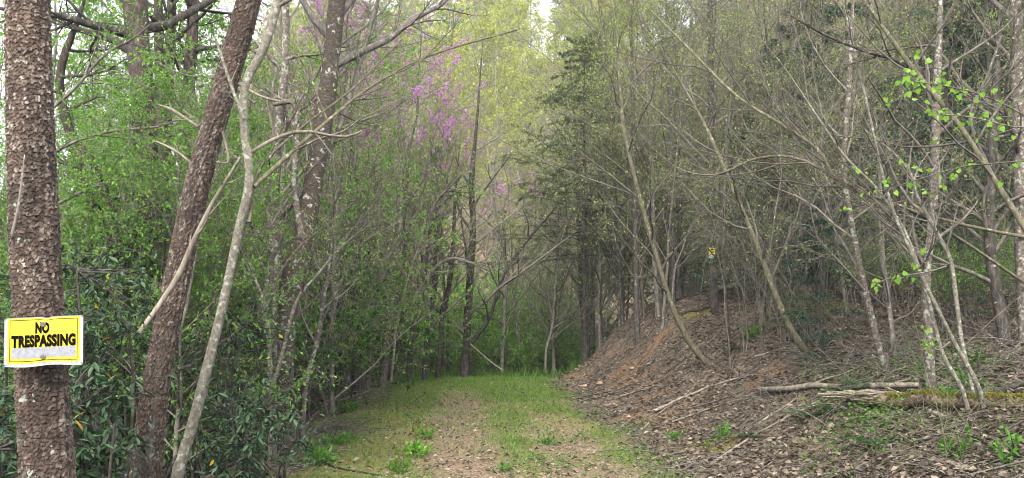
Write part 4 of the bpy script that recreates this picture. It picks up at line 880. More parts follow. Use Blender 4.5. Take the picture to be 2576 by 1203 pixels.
# ------------------------------------------------------------------ rhododendrons in the left foreground: every near leaf its own part
def laurel_mesh(mat):
    n = 5; t = np.linspace(0, 1, n); w = np.array([.03, .115, .15, .115, .0]); z = -.22 * t ** 2
    v = []; f = []
    for i in range(n): v += [(-w[i], t[i], z[i] + .05 * (w[i] > .02)), (0, t[i], z[i]), (w[i], t[i], z[i] + .05 * (w[i] > .02))]
    for i in range(n - 1):
        a = 3 * i; f += [(a, a + 1, a + 4, a + 3), (a + 1, a + 2, a + 5, a + 4)]
    me = bpy.data.meshes.new('leaf'); me.from_pydata(v, [], f); me.polygons.foreach_set('use_smooth', [True] * len(f)); me.materials.append(mat); me.update(); return me
LAUREL = laurel_mesh(M['laurel']); YELLOW = laurel_mesh(M['yellowed'])
def rhododendron(label, px, py, D, rad, ends, lsz=.08, mass=340):
    c = at(px, py, D); gx_, gy_ = c[0] + .1, c[1] + .15; gz = float(hgt(gx_, gy_)); org = np.array([gx_, gy_, gz])
    root = thing('rhododendron', label, 'shrub', org, 'rhododendrons in the left foreground'); mb = MB(); ml = MB()
    g = rng; ends = int(ends * 1.25); E = c + norm(g.normal(0, 1, (ends, 3))) * (g.random((ends, 1)) ** .45) * np.array([rad, rad * .8, rad * .62])
    K = 9; t = np.linspace(0, 1, K)[:, None]
    hubs = c + g.normal(0, .5, (5, 3)) * np.array([rad, rad, rad * .6]) - np.array([0, 0, rad * .35])
    H = []
    for h_ in hubs:
        b = org + np.array([g.normal(0, .1), g.normal(0, .1), -.1]); m = (b + h_) / 2 + np.array([g.normal(0, .12), g.normal(0, .12), .1]); H.append((1 - t) ** 2 * b + 2 * t * (1 - t) * m + t ** 2 * h_)
    tubes(mb, np.array(H), np.linspace(.018, .008, K)[None] * np.ones((5, 1)), 6)
    P = []
    for e in E:
        b = hubs[int(np.argmin(((hubs - e) ** 2).sum(1)))]; m = (b + e) / 2 + np.array([g.normal(0, .06), g.normal(0, .06), .04])
        P.append((1 - t) ** 2 * b + 2 * t * (1 - t) * m + t ** 2 * e + np.cumsum(g.normal(0, .008, (K, 3)), 0) * t)
    P = np.array(P); tubes(mb, P, np.linspace(.007, .003, K)[None] * g.uniform(.7, 1.2, (ends, 1)), 5)
    part('stem', mb.mesh('stem', M['dark'], True, org), root)
    for k, q in enumerate(P):
        tip = q[-1]; a0 = g.uniform(0, 6.28); n = int(g.integers(5, 9))
        for j in range(n):
            yl = g.random() < .012
            o = link('leaf', YELLOW if yl else LAUREL, root, tip + np.array([0, 0, g.normal(0, .012)]) - org)
            s = lsz * g.uniform(.7, 1.2); o.scale = (s, s, s)
            o.rotation_euler = (g.normal(-.45, .4), g.normal(0, .4), a0 + j * 6.28 / n + g.normal(0, .25))
    # smaller leaves deep inside the shrub
    pp = P[:, 2:8].reshape(-1, 3); pp = pp[g.integers(0, len(pp), mass)] + g.normal(0, .10, (mass, 3)); a = g.uniform(0, 6.28, mass); L = lsz * g.uniform(.6, 1.0, mass)
    leaves(ml, pp, np.stack([np.cos(a), np.sin(a), g.normal(-.4, .4, mass)], -1), norm(g.normal(0, .4, (mass, 3)) + np.array([0, 0, 1])), L, L * .3, .15)
    part('foliage', ml.mesh('foliage', M['laurel_s'], False, org), root, 'stuff')
for a in (('rhododendron just right of the sign pine, above the sign', 235, 720, 5.2, .42, 24), ('rhododendron right beside the yellow sign', 240, 850, 5.6, .36, 28), ('rhododendron below and right of the yellow sign', 232, 985, 5.0, .3, 26),
          ('rhododendron at the left border left of the sign pine', 20, 985, 4.8, .35, 22), ('rhododendron in the bottom left corner', 15, 1150, 4.4, .38, 24), ('rhododendron at the bottom between sign pine and leaning pine', 240, 1130, 4.9, .3, 26),
          ('rhododendron climbing high between the two pines', 385, 560, 8.0, .55, 30), ('rhododendron left of the dead branch', 330, 720, 7.9, .6, 28), ('rhododendron between leaning pine and pale lichened tree', 470, 900, 7.8, .5, 28),
          ('rhododendron right of the pale lichened tree, at mid height', 615, 830, 7.4, .5, 30), ('rhododendron right of the foot of the pale lichened tree', 600, 1020, 6.9, .48, 32), ('rhododendron at the bottom right of the pale lichened tree', 605, 1160, 6.6, .45, 32),
          ('rhododendron in front of the stout brown tree', 690, 1085, 6.4, .42, 26), ('rhododendron behind the foot of the leaning pine', 430, 1110, 7.9, .55, 30), ('rhododendron at the left border above the sign', -20, 760, 6.0, .5, 24),
          ('rhododendron deep between the pines', 300, 640, 8.2, .6, 26), ('rhododendron behind the sign on the left', 40, 860, 6.2, .5, 24), ('rhododendron low behind the white speckled stems', 640, 960, 8.6, .55, 26)):
    rhododendron(*a)

# ------------------------------------------------------------------ sprays of small fresh leaves hanging into the left half
def spray_branch(label, pts, D, n2, lsz, leaf='spring', per=7, lr=.45, bark='twig', rmin=.002):
    P0, R0 = px_path(pts, D, 14, False); org = P0[0]; root = thing('leafy_branch', label, 'branch', org); mb = MB(); ml = MB(); tubes(mb, P0, R0, 5)
    b, q = grow(P1(P0), P1(R0), n2, .1, 1, lr, .8, 7, .0, .14, .6, rmin, .35, flat=.3); b3, q3 = grow(b, q, 6, .15, 1, .45, .7, 5, 0, .18, .6, rmin * .8, .3, flat=.3)
    tubes(mb, b, q, 4); tubes(mb, b3, q3, 3); o = part('stem', mb.mesh('stem', M[bark], True, org), root)
    leaf_on(ml, b3, per, lsz, .5, .8, -.15, 0, .1); leaf_on(ml, b, per, lsz, .5, .8, -.15, 0, .2)
    part('foliage', ml.mesh('foliage', M[leaf], False, org), o, 'stuff')
for a in (('fresh green spray in the sky gap right of the sign pine', [(60, 330, 6), (180, 230, 5), (260, 140, 4), (330, 100, 3), (380, 60, 2)], 6.6, 12, .035),
          ('fresh green branch across the thick background pine', [(620, 420, 5), (520, 330, 4), (440, 260, 3.5), (360, 215, 3), (300, 190, 2)], 7.6, 14, .032),
          ('fresh green branch left of the leaning pine top', [(640, 260, 4), (560, 200, 3.5), (470, 190, 3), (400, 160, 2)], 8.2, 12, .034),
          ('fresh green branch sweeping right from the sign pine', [(80, 420, 5), (180, 360, 4.5), (280, 330, 4), (390, 320, 3), (450, 300, 2)], 7.2, 14, .032),
          ('leafy branch below the green branches behind the dead stub', [(60, 560, 5), (170, 500, 4.5), (290, 450, 4), (420, 430, 3)], 8.0, 14, .034),
          ('leafy branch over the redbud blossom', [(720, 300, 5), (820, 230, 4), (930, 120, 3.5), (1040, 60, 3), (1120, 50, 2)], 12.0, 14, .042),
          ('leafy branch high above the stout brown tree', [(820, 330, 5), (800, 220, 4.5), (850, 120, 4), (940, 50, 3), (1000, -20, 2)], 11.0, 16, .04),
          ('leafy branch right of the pale bent tree', [(700, 500, 5), (770, 420, 4), (850, 330, 3.5), (950, 290, 3)], 10.5, 12, .036),
          ('green crown branch in the middle beside the lower redbud', [(1060, 720, 6), (1070, 600, 5), (1090, 520, 4.5), (1130, 480, 3), (1180, 500, 2)], 18.0, 16, .05),
          ('lower green branch reaching right towards the track end', [(1040, 760, 6), (1080, 690, 5), (1140, 650, 4), (1230, 680, 2)], 18.5, 14, .05, 'deepgreen'),
          ('pale green twig low in front of the left thicket', [(820, 880, 4), (880, 850, 3), (930, 835, 2.5), (980, 830, 2)], 13.0, 9, .04, 'bud')):
    spray_branch(*a)

# ------------------------------------------------------------------ fallen wood
def gpts(pts, lift=0.0):
    return np.array([ground_hit(px, py) + np.array([0, 0, lift]) for px, py in pts])
def stick(label, pts, rpx, bark='deadwood', name='fallen_stick', nb=2, cat='stick', taper=.5, lift=None):
    g = gpts(pts); D = g[:, 1].mean(); r0 = rpx * D / FPX
    P = catmull(g, 14); P[:, 2] = np.maximum(P[:, 2], hgt(P[:, 0], P[:, 1])) + r0 * .6 + (lift or 0)
    Rr = np.linspace(r0, r0 * taper, 14) * (1 + rng.normal(0, .06, 14)); mb = MB(); tubes(mb, P, Rr, 7)
    mb.add(np.vstack([P[:1], mb.v[0][:7]]), None, [(0, i + 1, (i + 1) % 7 + 1) for i in range(7)]); mb.add(np.vstack([P[-1:], mb.v[0][-7:]]), None, [(0, i + 1, (i + 1) % 7 + 1) for i in range(7)])
    if nb:
        b, q = grow(P1(P), P1(Rr), nb, .3, .9, .3, .6, 6, .02, .1, .5, .003, .3); tubes(mb, b, q, 4)
    o = link(name, mb.mesh(name, M[bark], True, P[0]), None, P[0]); tag(o, label, cat, 'fallen wood on the ground'); return o
for a in (('long pale stick lying down the bank below the curved olive sapling', [(1640, 1040), (1720, 1005), (1820, 965), (1900, 945)], 4), ('thin stick crossing the bank under the long pale stick', [(1690, 1065), (1760, 1040), (1850, 1010), (1930, 1005)], 3),
          ('thin straight stick low on the bank', [(1850, 1105), (1920, 1060), (2000, 1010)], 3), ('slanting pale stick in the leaves near the right bottom', [(1790, 1170), (1880, 1110), (1990, 1050), (2060, 1010)], 3.5),
          ('pale log with a broken light end on the bank crest', [(1750, 738), (1800, 733), (1880, 722), (1960, 712)], 6, 'deadwood', 'fallen_log', 1), ('dark rotten pole lying under the pale broken log', [(1715, 795), (1770, 780), (1830, 772)], 6, 'dark', 'fallen_log', 0),
          ('long pale log running up behind the hemlocks', [(2020, 690), (2120, 660), (2220, 630), (2330, 612)], 6, 'deadwood', 'fallen_log', 1), ('dark fallen trunk across the upper slope at the right', [(2380, 600), (2450, 592), (2530, 600), (2590, 620)], 12, 'dark', 'fallen_log', 1),
          ('brown broken trunk slanting on the upper right slope', [(2410, 590), (2440, 620), (2480, 650)], 9, 'rot', 'fallen_log', 0), ('dark log on the ground at the right border', [(2430, 1005), (2500, 995), (2600, 965)], 12, 'dark', 'fallen_log', 0),
          ('stick leaning over the hollow behind the mossy log', [(2230, 975), (2310, 950), (2370, 930)], 4), ('crossed stick right of the white speckled trunk', [(2120, 985), (2240, 940), (2340, 905)], 4),
          ('thin curved stick behind the mossy log', [(2080, 990), (2200, 965), (2310, 940)], 3), ('light stick on the grass at the left bottom', [(1010, 1130), (1040, 1110)], 3, 'deadwood', 'fallen_stick', 0),
          ('stick in front of the mossy log, slanting down right', [(2140, 1020), (2210, 1050), (2290, 1090)], 4), ('pale stick at the bottom right under the lichened stems', [(2240, 1165), (2330, 1178), (2430, 1195)], 3),
          ('pale thick branch piece in front of the log at the right', [(2340, 1040), (2390, 1060), (2440, 1085)], 7), ('dark bent stick at the bottom right corner', [(2420, 1080), (2500, 1130), (2600, 1180)], 6, 'dark'),
          ('fine stick lying across the middle of the bank', [(1900, 900), (1980, 880), (2060, 870)], 3), ('short stick below the orange clay patch', [(1560, 1000), (1610, 985), (1660, 975)], 3), ('thin stick pointing down at the bank foot', [(1620, 1080), (1650, 1050), (1690, 1020)], 2.5)):
    stick(*a)
# the two big logs by the lichened stems
def big_log(label, pts, rpx, name, bark, sides=18, hollow=False, lift=0.0, taper=.9):
    g = gpts(pts); D = g[:, 1].mean(); r0 = rpx * D / FPX; K = 30; P = catmull(g, K); P[:, 2] = hgt(P[:, 0], P[:, 1]).max() * .35 + hgt(P[:, 0], P[:, 1]) * .65 + r0 * .75 + lift
    Rr = np.linspace(r0, r0 * taper, K); Rr[:4] *= np.linspace(.55, 1, 4); mb = MB(); tubes(mb, P, Rr, sides)
    v = mb.v[0].reshape(K, sides, 3); ax = P[:, None]; k = np.arange(K)[:, None]; j = np.arange(sides)[None]
    gro = 1 + .10 * np.sin(j * 2.4 + np.sin(j * 5.1) * 2) + .05 * np.sin(k * .9 + j * 1.7) + rng.normal(0, .03, (K, sides)); mb.v[0] = (ax + (v - ax) * gro[..., None]).reshape(-1, 3)
    vv = mb.v[0].reshape(K, sides, 3)
    for e, c in ((vv[0], P[0]), (vv[-1], P[-1])): mb.add(np.vstack([c[None], e]), None, [(0, i + 1, (i + 1) % sides + 1) for i in range(sides)])
    root = thing(name, label, 'log', P[0], 'fallen wood on the ground'); part('trunk', mb.mesh('trunk', M[bark], True, P[0]), root)
    return root, P, Rr
root, P, Rr = big_log('big rotten log with yellow moss lying behind the lichened stems', [(2130, 1030), (2250, 1040), (2400, 1038), (2600, 1030)], 17, 'rotten_log', 'rot')
ml = MB(); n = 2600; k = rng.integers(9, 30, n); f = rng.normal(0, .05, (n, 3)); a = rng.normal(1.1, .55, n)
cen = P[k] + rng.uniform(-.05, .05, (n, 1)) * np.array([[1, .1, 0]]); pos = cen + Rr[k][:, None] * 1.02 * np.stack([0 * a, -np.cos(a), np.sin(a)], -1)
leaves(ml, pos, norm(np.stack([rng.normal(0, 1, n), -np.cos(a) * .6, np.sin(a) + .2], -1)), norm(rng.normal(0, 1, (n, 3))), np.full(n, .03), np.full(n, .02), .2)
part('moss', ml.mesh('moss', M['moss'], False, P[0]), root, 'stuff')
for s in range(14):                                                     # splintered end, strips of loose wood
    k0 = int(rng.integers(0, 8)); a = rng.uniform(-.4, 2.6); L = rng.uniform(.3, .9); b = P[k0] + Rr[k0] * 1.0 * np.array([0, -math.cos(a), math.sin(a)])
    mb = MB(); q = np.stack([b + np.array([d * L, rng.normal(0, .01), rng.normal(0, .008) - .02 * d]) for d in np.linspace(-.4, .6, 6)]); tubes(mb, q, np.array([.006, .013, .015, .014, .011, .004]) * rng.uniform(.6, 1.3), 5)
    part('splinter', mb.mesh('splinter', M['deadwood'], True, P[0]), root)
stick('long stripped pale log lying on top of the big rotten log', [(1915, 996), (2000, 994), (2100, 990), (2200, 988), (2312, 986)], 8, 'deadwood', 'fallen_log', 3, 'log', .8, .05)
# heap of sticks at the left track edge
heap = [('longest pale stick of the heap at the left track edge', [(770, 1075), (800, 1040), (860, 1010), (930, 985)], 4), ('forked pale stick of the heap beside the brown tree', [(778, 1060), (810, 1030), (835, 1012)], 4), ('low dark stick of the heap at the left edge', [(770, 1110), (810, 1085), (850, 1075)], 4, 'dark'),
        ('thin stick rising out of the heap', [(790, 1085), (850, 1040), (900, 1020), (950, 1000)], 3), ('short pale stick at the lower end of the heap', [(760, 1130), (785, 1095), (800, 1075)], 4), ('long thin bare branch along the left bottom edge', [(770, 1100), (800, 1150), (850, 1180), (960, 1200)], 3.5, 'dark')]
for a in heap: stick(*a)
stick('small white stick on the grass right of the green weed clump', [(1125, 1100), (1138, 1085)], 3, 'deadwood', 'fallen_stick', 0)

# ------------------------------------------------------------------ stones
def stone(label, px, py, rpx, col='tan'):
    g = ground_hit(px, py); r0 = rpx * g[1] / FPX; import bmesh
    bm = bmesh.new(); bmesh.ops.create_icosphere(bm, subdivisions=3, radius=1)
    for v in bm.verts:
        d = 1 + .16 * math.sin(v.co.x * 3.1 + px) + .14 * math.sin(v.co.y * 3.7 + py) + .08 * math.sin(v.co.z * 7 + px) + rng.normal(0, .02); v.co = Vector((v.co.x * r0 * d * 1.3, v.co.y * r0 * d, v.co.z * r0 * d * .6))
    me = bpy.data.meshes.new('stone'); bm.to_mesh(me); bm.free(); me.materials.append(M['stone']); o = link('stone', me, None, g + np.array([0, 0, r0 * .2])); tag(o, label, 'stone', 'stones by the track')
m, nt, o_ = new_mat('stone'); n_ = noise(nt, coord(nt), 14, 6, .7); surf(nt, o_, ramp(nt, n_, [(.3, lin(112, 92, 74)), (.55, lin(160, 138, 114)), (.75, lin(190, 176, 156))]), .9, (n_, .7, .02)); M['stone'] = m
for a in (('tan stone at the foot of the orange clay bank', 1720, 1140, 7), ('pale stone on the right bank foot near the track end', 1470, 975, 9), ('flat tan stone beside the pale one at the bank foot', 1510, 968, 8), ('stone on the left shoulder of the track', 1124, 1183, 6), ('light stone in the left shoulder grass', 905, 1005, 7),
          ('white chip of stone in the left wheel rut', 1195, 1085, 6), ('tan stone low on the bank right of the ruts', 1985, 1023, 7), ('pale stone high on the bank by the curved trunk', 2195, 735, 6), ('small dark stone in the left rut', 1219, 1053, 4), ('pale stone in the leaves at the bottom right', 1900, 1190, 7), ('rounded stone under the moss on the bank face', 1590, 930, 7), ('stone near the bank foot in the middle', 1600, 1105, 5)):
    stone(*a)

# ------------------------------------------------------------------ weed clumps and ferns
def herb(label, px, py, h, n, mat='herb', cat='plant', name='weed_clump'):
    g = ground_hit(px, py); root = thing(name, label, cat, g, 'weed clumps along the track'); me_ = MB(); ms_ = MB()
    a = rng.uniform(0, 6.28, n); el = rng.uniform(.5, 1.4, n); L = h * rng.uniform(.5, 1.1, n); d = np.stack([np.cos(a) * np.cos(el), np.sin(a) * np.cos(el), np.sin(el)], -1)
    t = np.linspace(0, 1, 4)[None, :, None]; b = rng.normal(0, h * .35, (n, 1, 3)) * np.array([1, 1, 0]); P = b + d[:, None] * L[:, None, None] * t; P[:, :, 2] += hgt(P[:, :, 0] + g[0], P[:, :, 1] + g[1]) - g[2]
    tubes(ms_, P, np.full((n, 4), .0025), 3); leaf_on(ms_, P[:0], 1, .1, .5)
    leaf_on(me_, P, 7, h * .38, .42, .7, .05, 0, .2)
    s = part('stem', ms_.mesh('stem', M[mat], True), root, 'stuff'); part('foliage', me_.mesh('foliage', M[mat]), root, 'stuff')
for a in (('brightest green weed clump at the bottom left of the track', 1045, 1150, .18, 26, 'weed'), ('small weed clump in front of the brightest one', 1005, 1190, .16, 14, 'weed'), ('taller weed behind the brightest clump', 1070, 1105, .2, 12, 'weed'), ('weed clump at the left shoulder bottom', 860, 1120, .2, 16), ('weed clump at the bottom left corner of the track', 800, 1170, .22, 12), ('green tuft at the left shoulder halfway along the track', 880, 1040, .2, 18), ('green tuft at the right rut bottom', 1265, 1190, .12, 10),
          ('low green tuft near the right edge of the track', 1700, 1110, .12, 14), ('green tuft right of the left rut', 1380, 1120, .13, 16), ('leafy plant at the mossy log beside the thick grey trunk', 2370, 1010, .2, 12), ('leafy plant right of the lichened stems at the log', 2440, 975, .2, 10), ('bright leafy plant at the right foot of the lichened stems', 2395, 1150, .2, 10), ('leafy weed in the lower right corner', 2540, 1150, .2, 10), ('green seedling on the bank under the hemlocks', 1900, 850, .25, 12), ('green seedling high on the bank near the pale log', 1820, 1110, .2, 10)):
    herb(*a)
def fern(label, px, py, L, n):
    g = ground_hit(px, py); root = thing('fern', label, 'fern', g, 'ferns on the bank')
    for i in range(n):
        a = i * 6.28 / n + rng.normal(0, .25); K = 12; t = np.linspace(0, 1, K); l = L * rng.uniform(.75, 1.15)
        P = np.stack([np.cos(a) * l * t, np.sin(a) * l * t, l * (.62 * t - .55 * t ** 2)], -1); mb = MB(); tubes(mb, P, np.full(K, .003), 3)
        s = np.stack([-np.sin(a) + 0 * t, np.cos(a) + 0 * t, 0 * t], -1); pos = np.repeat(P[1:], 3, 0)[:33]; sd = np.repeat(s[1:], 3, 0)[:33]; tt = np.repeat(t[1:], 3)[:33]; w = l * .2 * np.sin(np.clip(tt * 2.7 + .35, 0, 3.05))
        pos = pos + np.tile(np.arange(3), 11)[:, None] / 3 * np.repeat(np.gradient(P, axis=0)[1:], 3, 0)[:33]
        for q in (-1, 1): leaves(mb, pos, sd * q + np.array([[math.cos(a) * .35, math.sin(a) * .35, -.15]]), np.tile([[0, 0, 1.]], (33, 1)), w, np.full(33, l * .035), .1, .4)
        part('frond', mb.mesh('frond', M['fern']), root)
for a in (('dark fern below the stripped pale log', 2035, 1050, .34, 9), ('fern in front of the big rotten log', 2090, 1030, .3, 8), ('fern at the bottom of the bank, right of the bright leaves', 1890, 1100, .26, 8), ('fern on the moss above the curved sapling foot', 1850, 880, .3, 8), ('fern in the ground cover at the bottom right', 2200, 1120, .32, 9), ('fern under the white speckled trunk', 2190, 975, .32, 9)):
    fern(*a)

# ------------------------------------------------------------------ brush of bare twigs in the hollow behind the rotten log, brambles in the corner
def brush(label, cpx, cpy, n, spread, L, bark, name, up, leaf=None, r=.005):
    g0 = ground_hit(cpx, cpy); root = thing(name, label, 'brush', g0); mb = MB(); x = g0[0] + rng.normal(0, spread, n); y = g0[1] + rng.normal(0, spread * .6, n); b = xyh(x, y, -.03); K = 8
    d = norm(np.stack([rng.normal(0, 1, n), rng.normal(0, .5, n), rng.uniform(up * .3, up, n)], -1)); P = np.zeros((n, K, 3)); P[:, 0] = b; l = L * rng.uniform(.5, 1.2, n)[:, None]
    for k in range(1, K): d = norm(d + rng.normal(0, .12, (n, 3)) + np.array([0, 0, -.10 if k > 2 else .02])); P[:, k] = P[:, k - 1] + d * l / K
    P[:, :, 2] = np.maximum(P[:, :, 2], hgt(P[:, :, 0], P[:, :, 1]) + .005)
    P[:, 0] = b
    Rr = r * rng.uniform(.6, 1.3, (n, 1)) * np.linspace(1, .35, K)[None]; tubes(mb, P, Rr, 4); b2, q2 = grow(P, Rr, 4, .2, 1, .4, .7, 5, .0, .2, .6, .002, .3); tubes(mb, b2, q2, 3)
    st = part('stem', mb.mesh('stem', M[bark], True, g0), root, 'stuff')
    if leaf:
        ml = MB(); leaf_on(ml, b2, 4, .03, .6, .9, 0, 0, .1); part('foliage', ml.mesh('foliage', M[leaf], False, g0), st, 'stuff')
brush('tangle of bare fallen branches in the hollow behind the rotten log', 2260, 930, 60, .9, 1.6, 'twig', 'branch_tangle', .5)
brush('bare branch tangle left of the white speckled trunk', 2080, 920, 40, .7, 1.3, 'twig', 'branch_tangle', .5)
brush('bare branch tangle at the right border by the dark trunk', 2520, 930, 60, .8, 1.6, 'grey', 'branch_tangle', .6)
brush('arching bramble canes in the bottom right corner', 2450, 1120, 34, .55, 1.3, 'olive', 'bramble', .9, 'herb')
brush('bramble canes in front of the rotten log', 2300, 1110, 26, .5, 1.0, 'olive', 'bramble', .7, 'herb')
brush('brushwood tangle at the foot of the left thicket', 850, 1010, 50, .7, 1.2, 'twig', 'branch_tangle', .7)
brush('brushwood below the stout brown tree', 770, 1100, 40, .5, 1.0, 'twig', 'branch_tangle', .7)

# ------------------------------------------------------------------ signs
def paint(name, cols, sc=30, rough=.45, dirt=None):
    m, nt, o = new_mat(name); v = coord(nt); n = noise(nt, v, sc, 6, .7); c = ramp(nt, n, [(.3, lin(*cols[0])), (.7, lin(*cols[1]))])
    if dirt:
        s = nt.nodes.new('ShaderNodeSeparateXYZ'); nt.links.new(v, s.inputs[0])
        f = math_n(nt, 'ADD', math_n(nt, 'MULTIPLY', s.outputs[2], -dirt[1]), math_n(nt, 'MULTIPLY', noise(nt, v, 70, 5, .75), 1.0))
        c = mixc(nt, ramp(nt, f, [(.62 + dirt[2], (0, 0, 0, 1)), (.8 + dirt[2], (.8, .8, .8, 1))]), c, lin(*dirt[0]))
    surf(nt, o, c, rough, None, .4 if rough < .9 else .05); return m
M['plate'] = paint('white_enamel', ((146, 148, 146), (168, 170, 168)), 20, .4, ((96, 90, 70), 1.6, .05))
M['yellow'] = paint('yellow_print', ((188, 168, 34), (202, 184, 48)), 12, .45, ((110, 100, 40), 1.5, .06))
M['blankw'] = paint('worn_white_print', ((118, 120, 126), (150, 152, 156)), 60, .6, ((120, 118, 112), .2, -.02))
M['ink'] = paint('black_print', ((12, 11, 10), (20, 18, 17)), 50, .95)
M['steel'] = paint('rusty_steel', ((84, 76, 66), (128, 120, 108)), 200, .5)
SW, SH = .352, .227
def warp(x, z):
    """the bent plate: local (x across, z up) -> depth, and the top edge dented at the nail"""
    y = -.006 * math.cos(x / SW * 5.0) + .010 * math.exp(-((x - .01) / .03) ** 2) * (1 if z > 0 else .4) * min(abs(z) / (SH / 2), 1) ** 2 - .012 * max(0, (abs(x) - .1)) / .08 * (1 if x < 0 else .5)
    dz = -.006 * math.exp(-((x - .012) / .018) ** 2) * max(0, z / (SH / 2)) ** 3 + .0035 * math.sin(x * 26 + .5) * max(0, -z / (SH / 2)) ** 2
    return y, z + dz
def sheet(name, outline_fn, x0, x1, z0, z1, nx, nz_, lay, mat, root, thick=0.0):
    mb = MB(); V = []; 
    for i in range(nz_ + 1):
        for j in range(nx + 1):
            x = x0 + (x1 - x0) * j / nx; z = z0 + (z1 - z0) * i / nz_
            if outline_fn: x, z = outline_fn(x, z)
            y, zz = warp(x, z); V.append((x, y - lay, zz))
    k = np.arange(nz_)[:, None]; j = np.arange(nx)[None]; F = np.stack([k * (nx + 1) + j, k * (nx + 1) + j + 1, (k + 1) * (nx + 1) + j + 1, (k + 1) * (nx + 1) + j], -1).reshape(-1, 4)
    V = np.array(V); mb.add(V, F)
    if thick:
        N = len(V); mb.add(V + np.array([0, thick, 0]), F[:, ::-1])
        ring = [j for j in range(nx)] + [nx + i * (nx + 1) for i in range(nz_)] + [nz_ * (nx + 1) + j for j in range(nx, 0, -1)] + [i * (nx + 1) for i in range(nz_, 0, -1)]
        mb2 = [(ring[i], ring[(i + 1) % len(ring)], ring[(i + 1) % len(ring)] + N, ring[i] + N) for i in range(len(ring))]; mb.q.append(np.array(mb2))
    return part(name, mb.mesh(name, mat, True), root)
def round_corner(x, z, c=.012):
    ax, az = SW / 2 - c, SH / 2 - c
    if abs(x) > ax and abs(z) > az:
        dx, dz = abs(x) - ax, abs(z) - az; m_ = max(dx, dz); l = math.hypot(dx, dz)
        if l > 1e-9: dx, dz = dx / l * m_, dz / l * m_
        return math.copysign(ax + dx, x), math.copysign(az + dz, z)
    return x, z
def text_part(s, cx_, cz_, w, h, lay, root, mat, bold=.035, warpf=True, name='lettering'):
    cu = bpy.data.curves.new('t', 'FONT'); cu.body = s; cu.offset = bold; cu.resolution_u = 4; cu.space_character = 1.08
    to = bpy.data.objects.new('t', cu); COL.objects.link(to); dg = bpy.context.evaluated_depsgraph_get(); me = bpy.data.meshes.new_from_object(to.evaluated_get(dg))
    bpy.data.objects.remove(to); co = np.array([v.co for v in me.vertices]); mn, mxx = co.min(0), co.max(0)
    for v in me.vertices:
        x = cx_ + ((v.co.x - mn[0]) / (mxx[0] - mn[0]) - .5) * w; z = cz_ + ((v.co.y - mn[1]) / (mxx[1] - mn[1]) - .5) * h
        y, zz = warp(x, z) if warpf else (0, z); v.co = (x, y - lay, zz)
    me.materials.clear(); me.materials.append(mat); me.name = name; return part(name, me, root)
def ring_disc(name, x, z, r, lay, mat, root, dome=.004):
    mb = MB(); n = 16; V = []
    for k, (rr, dd) in enumerate(((1, 0), (.96, .5), (.5, .75), (.48, .3), (.3, .35), (.28, 1.1), (.1, 1.2))):
        for j in range(n): a = j * 6.283 / n; V.append((x + r * rr * math.cos(a), warp(x, z)[0] - lay - dome * dd, warp(x, z)[1] + r * rr * math.sin(a)))
    F = [(k * n + j, k * n + (j + 1) % n, (k + 1) * n + (j + 1) % n, (k + 1) * n + j) for k in range(6) for j in range(n)]; mb.add(V, F); mb.add(V[-n:], None, [(0, j, j + 1) for j in range(1, n - 1)])
    return part(name, mb.mesh(name, mat, True), root)
sc_ = at(111, 858, PD - .185)
sign = thing('warning_sign', 'yellow and white NO TRESPASSING sign nailed to the left pine', 'sign', sc_); sign.rotation_euler = (0, R(-2.6), R(3))
sheet('plate', round_corner, -SW / 2, SW / 2, -SH / 2, SH / 2, 60, 40, 0, M['plate'], sign, .0012)
YX, YZ0, YZ1 = .161, -.098, .108
sheet('yellow_panel', None, -YX, YX, YZ0, YZ1, 40, 24, .0008, M['yellow'], sign)
sheet('blank_panel', None, -.143, .143, -.076, -.028, 40, 8, .0016, M['blankw'], sign)
for nm, b in (('border', (-.151, .151, .0985, .101)), ('border', (-.151, .151, -.0895, -.087)), ('border', (-.1515, -.1495, -.0869, .0984)), ('border', (.1495, .1515, -.0869, .0984))):
    sheet(nm, None, *b, 30 if b[1] - b[0] > .1 else 1, 1 if b[1] - b[0] > .1 else 20, .0022, M['ink'], sign)
text_part('NO', -.005, .062, .062, .054, .0036, sign, M['ink'], .06); text_part('TRESPASSING', .0, .002, .287, .057, .0036, sign, M['ink'], .06)
ring_disc('nail', -.003, .078, .0125, .0042, M['steel'], sign); ring_disc('nail', -.001, -.074, .0125, .003, M['steel'], sign)
for x in (-.17, .17):
    for z in (-.105, .105): ring_disc('hole', x, z, .002, .0015, M['ink'], sign, .0002)
# small far notice
sp = at(1791, 637, 15.02); notice = thing('notice', 'small yellow and white notice far off on a dark trunk in the wood', 'sign', sp); notice.rotation_euler = (0, R(5), R(-4))
def flat(name, x0, x1, z0, z1, lay, th, mat, root):
    mb = MB(); V = [(x, y, z) for y in (-lay - th, -lay) for x, z in ((x0, z0), (x1, z0), (x1, z1), (x0, z1))]; mb.add(V, [(0, 1, 2, 3), (7, 6, 5, 4), (0, 4, 5, 1), (1, 5, 6, 2), (2, 6, 7, 3), (3, 7, 4, 0)]); return part(name, mb.mesh(name, mat), root)
flat('plate', -.062, .062, -.105, .105, 0, .004, M['plate'], notice); flat('yellow_panel', -.058, .058, -.03, .101, .0065, .002, M['yellow'], notice)
for x0, x1, z0, z1 in ((-.028, .02, .06, .082), (-.04, .04, .012, .032)): flat('lettering', x0, x1, z0, z1, .010, .001, M['ink'], notice)

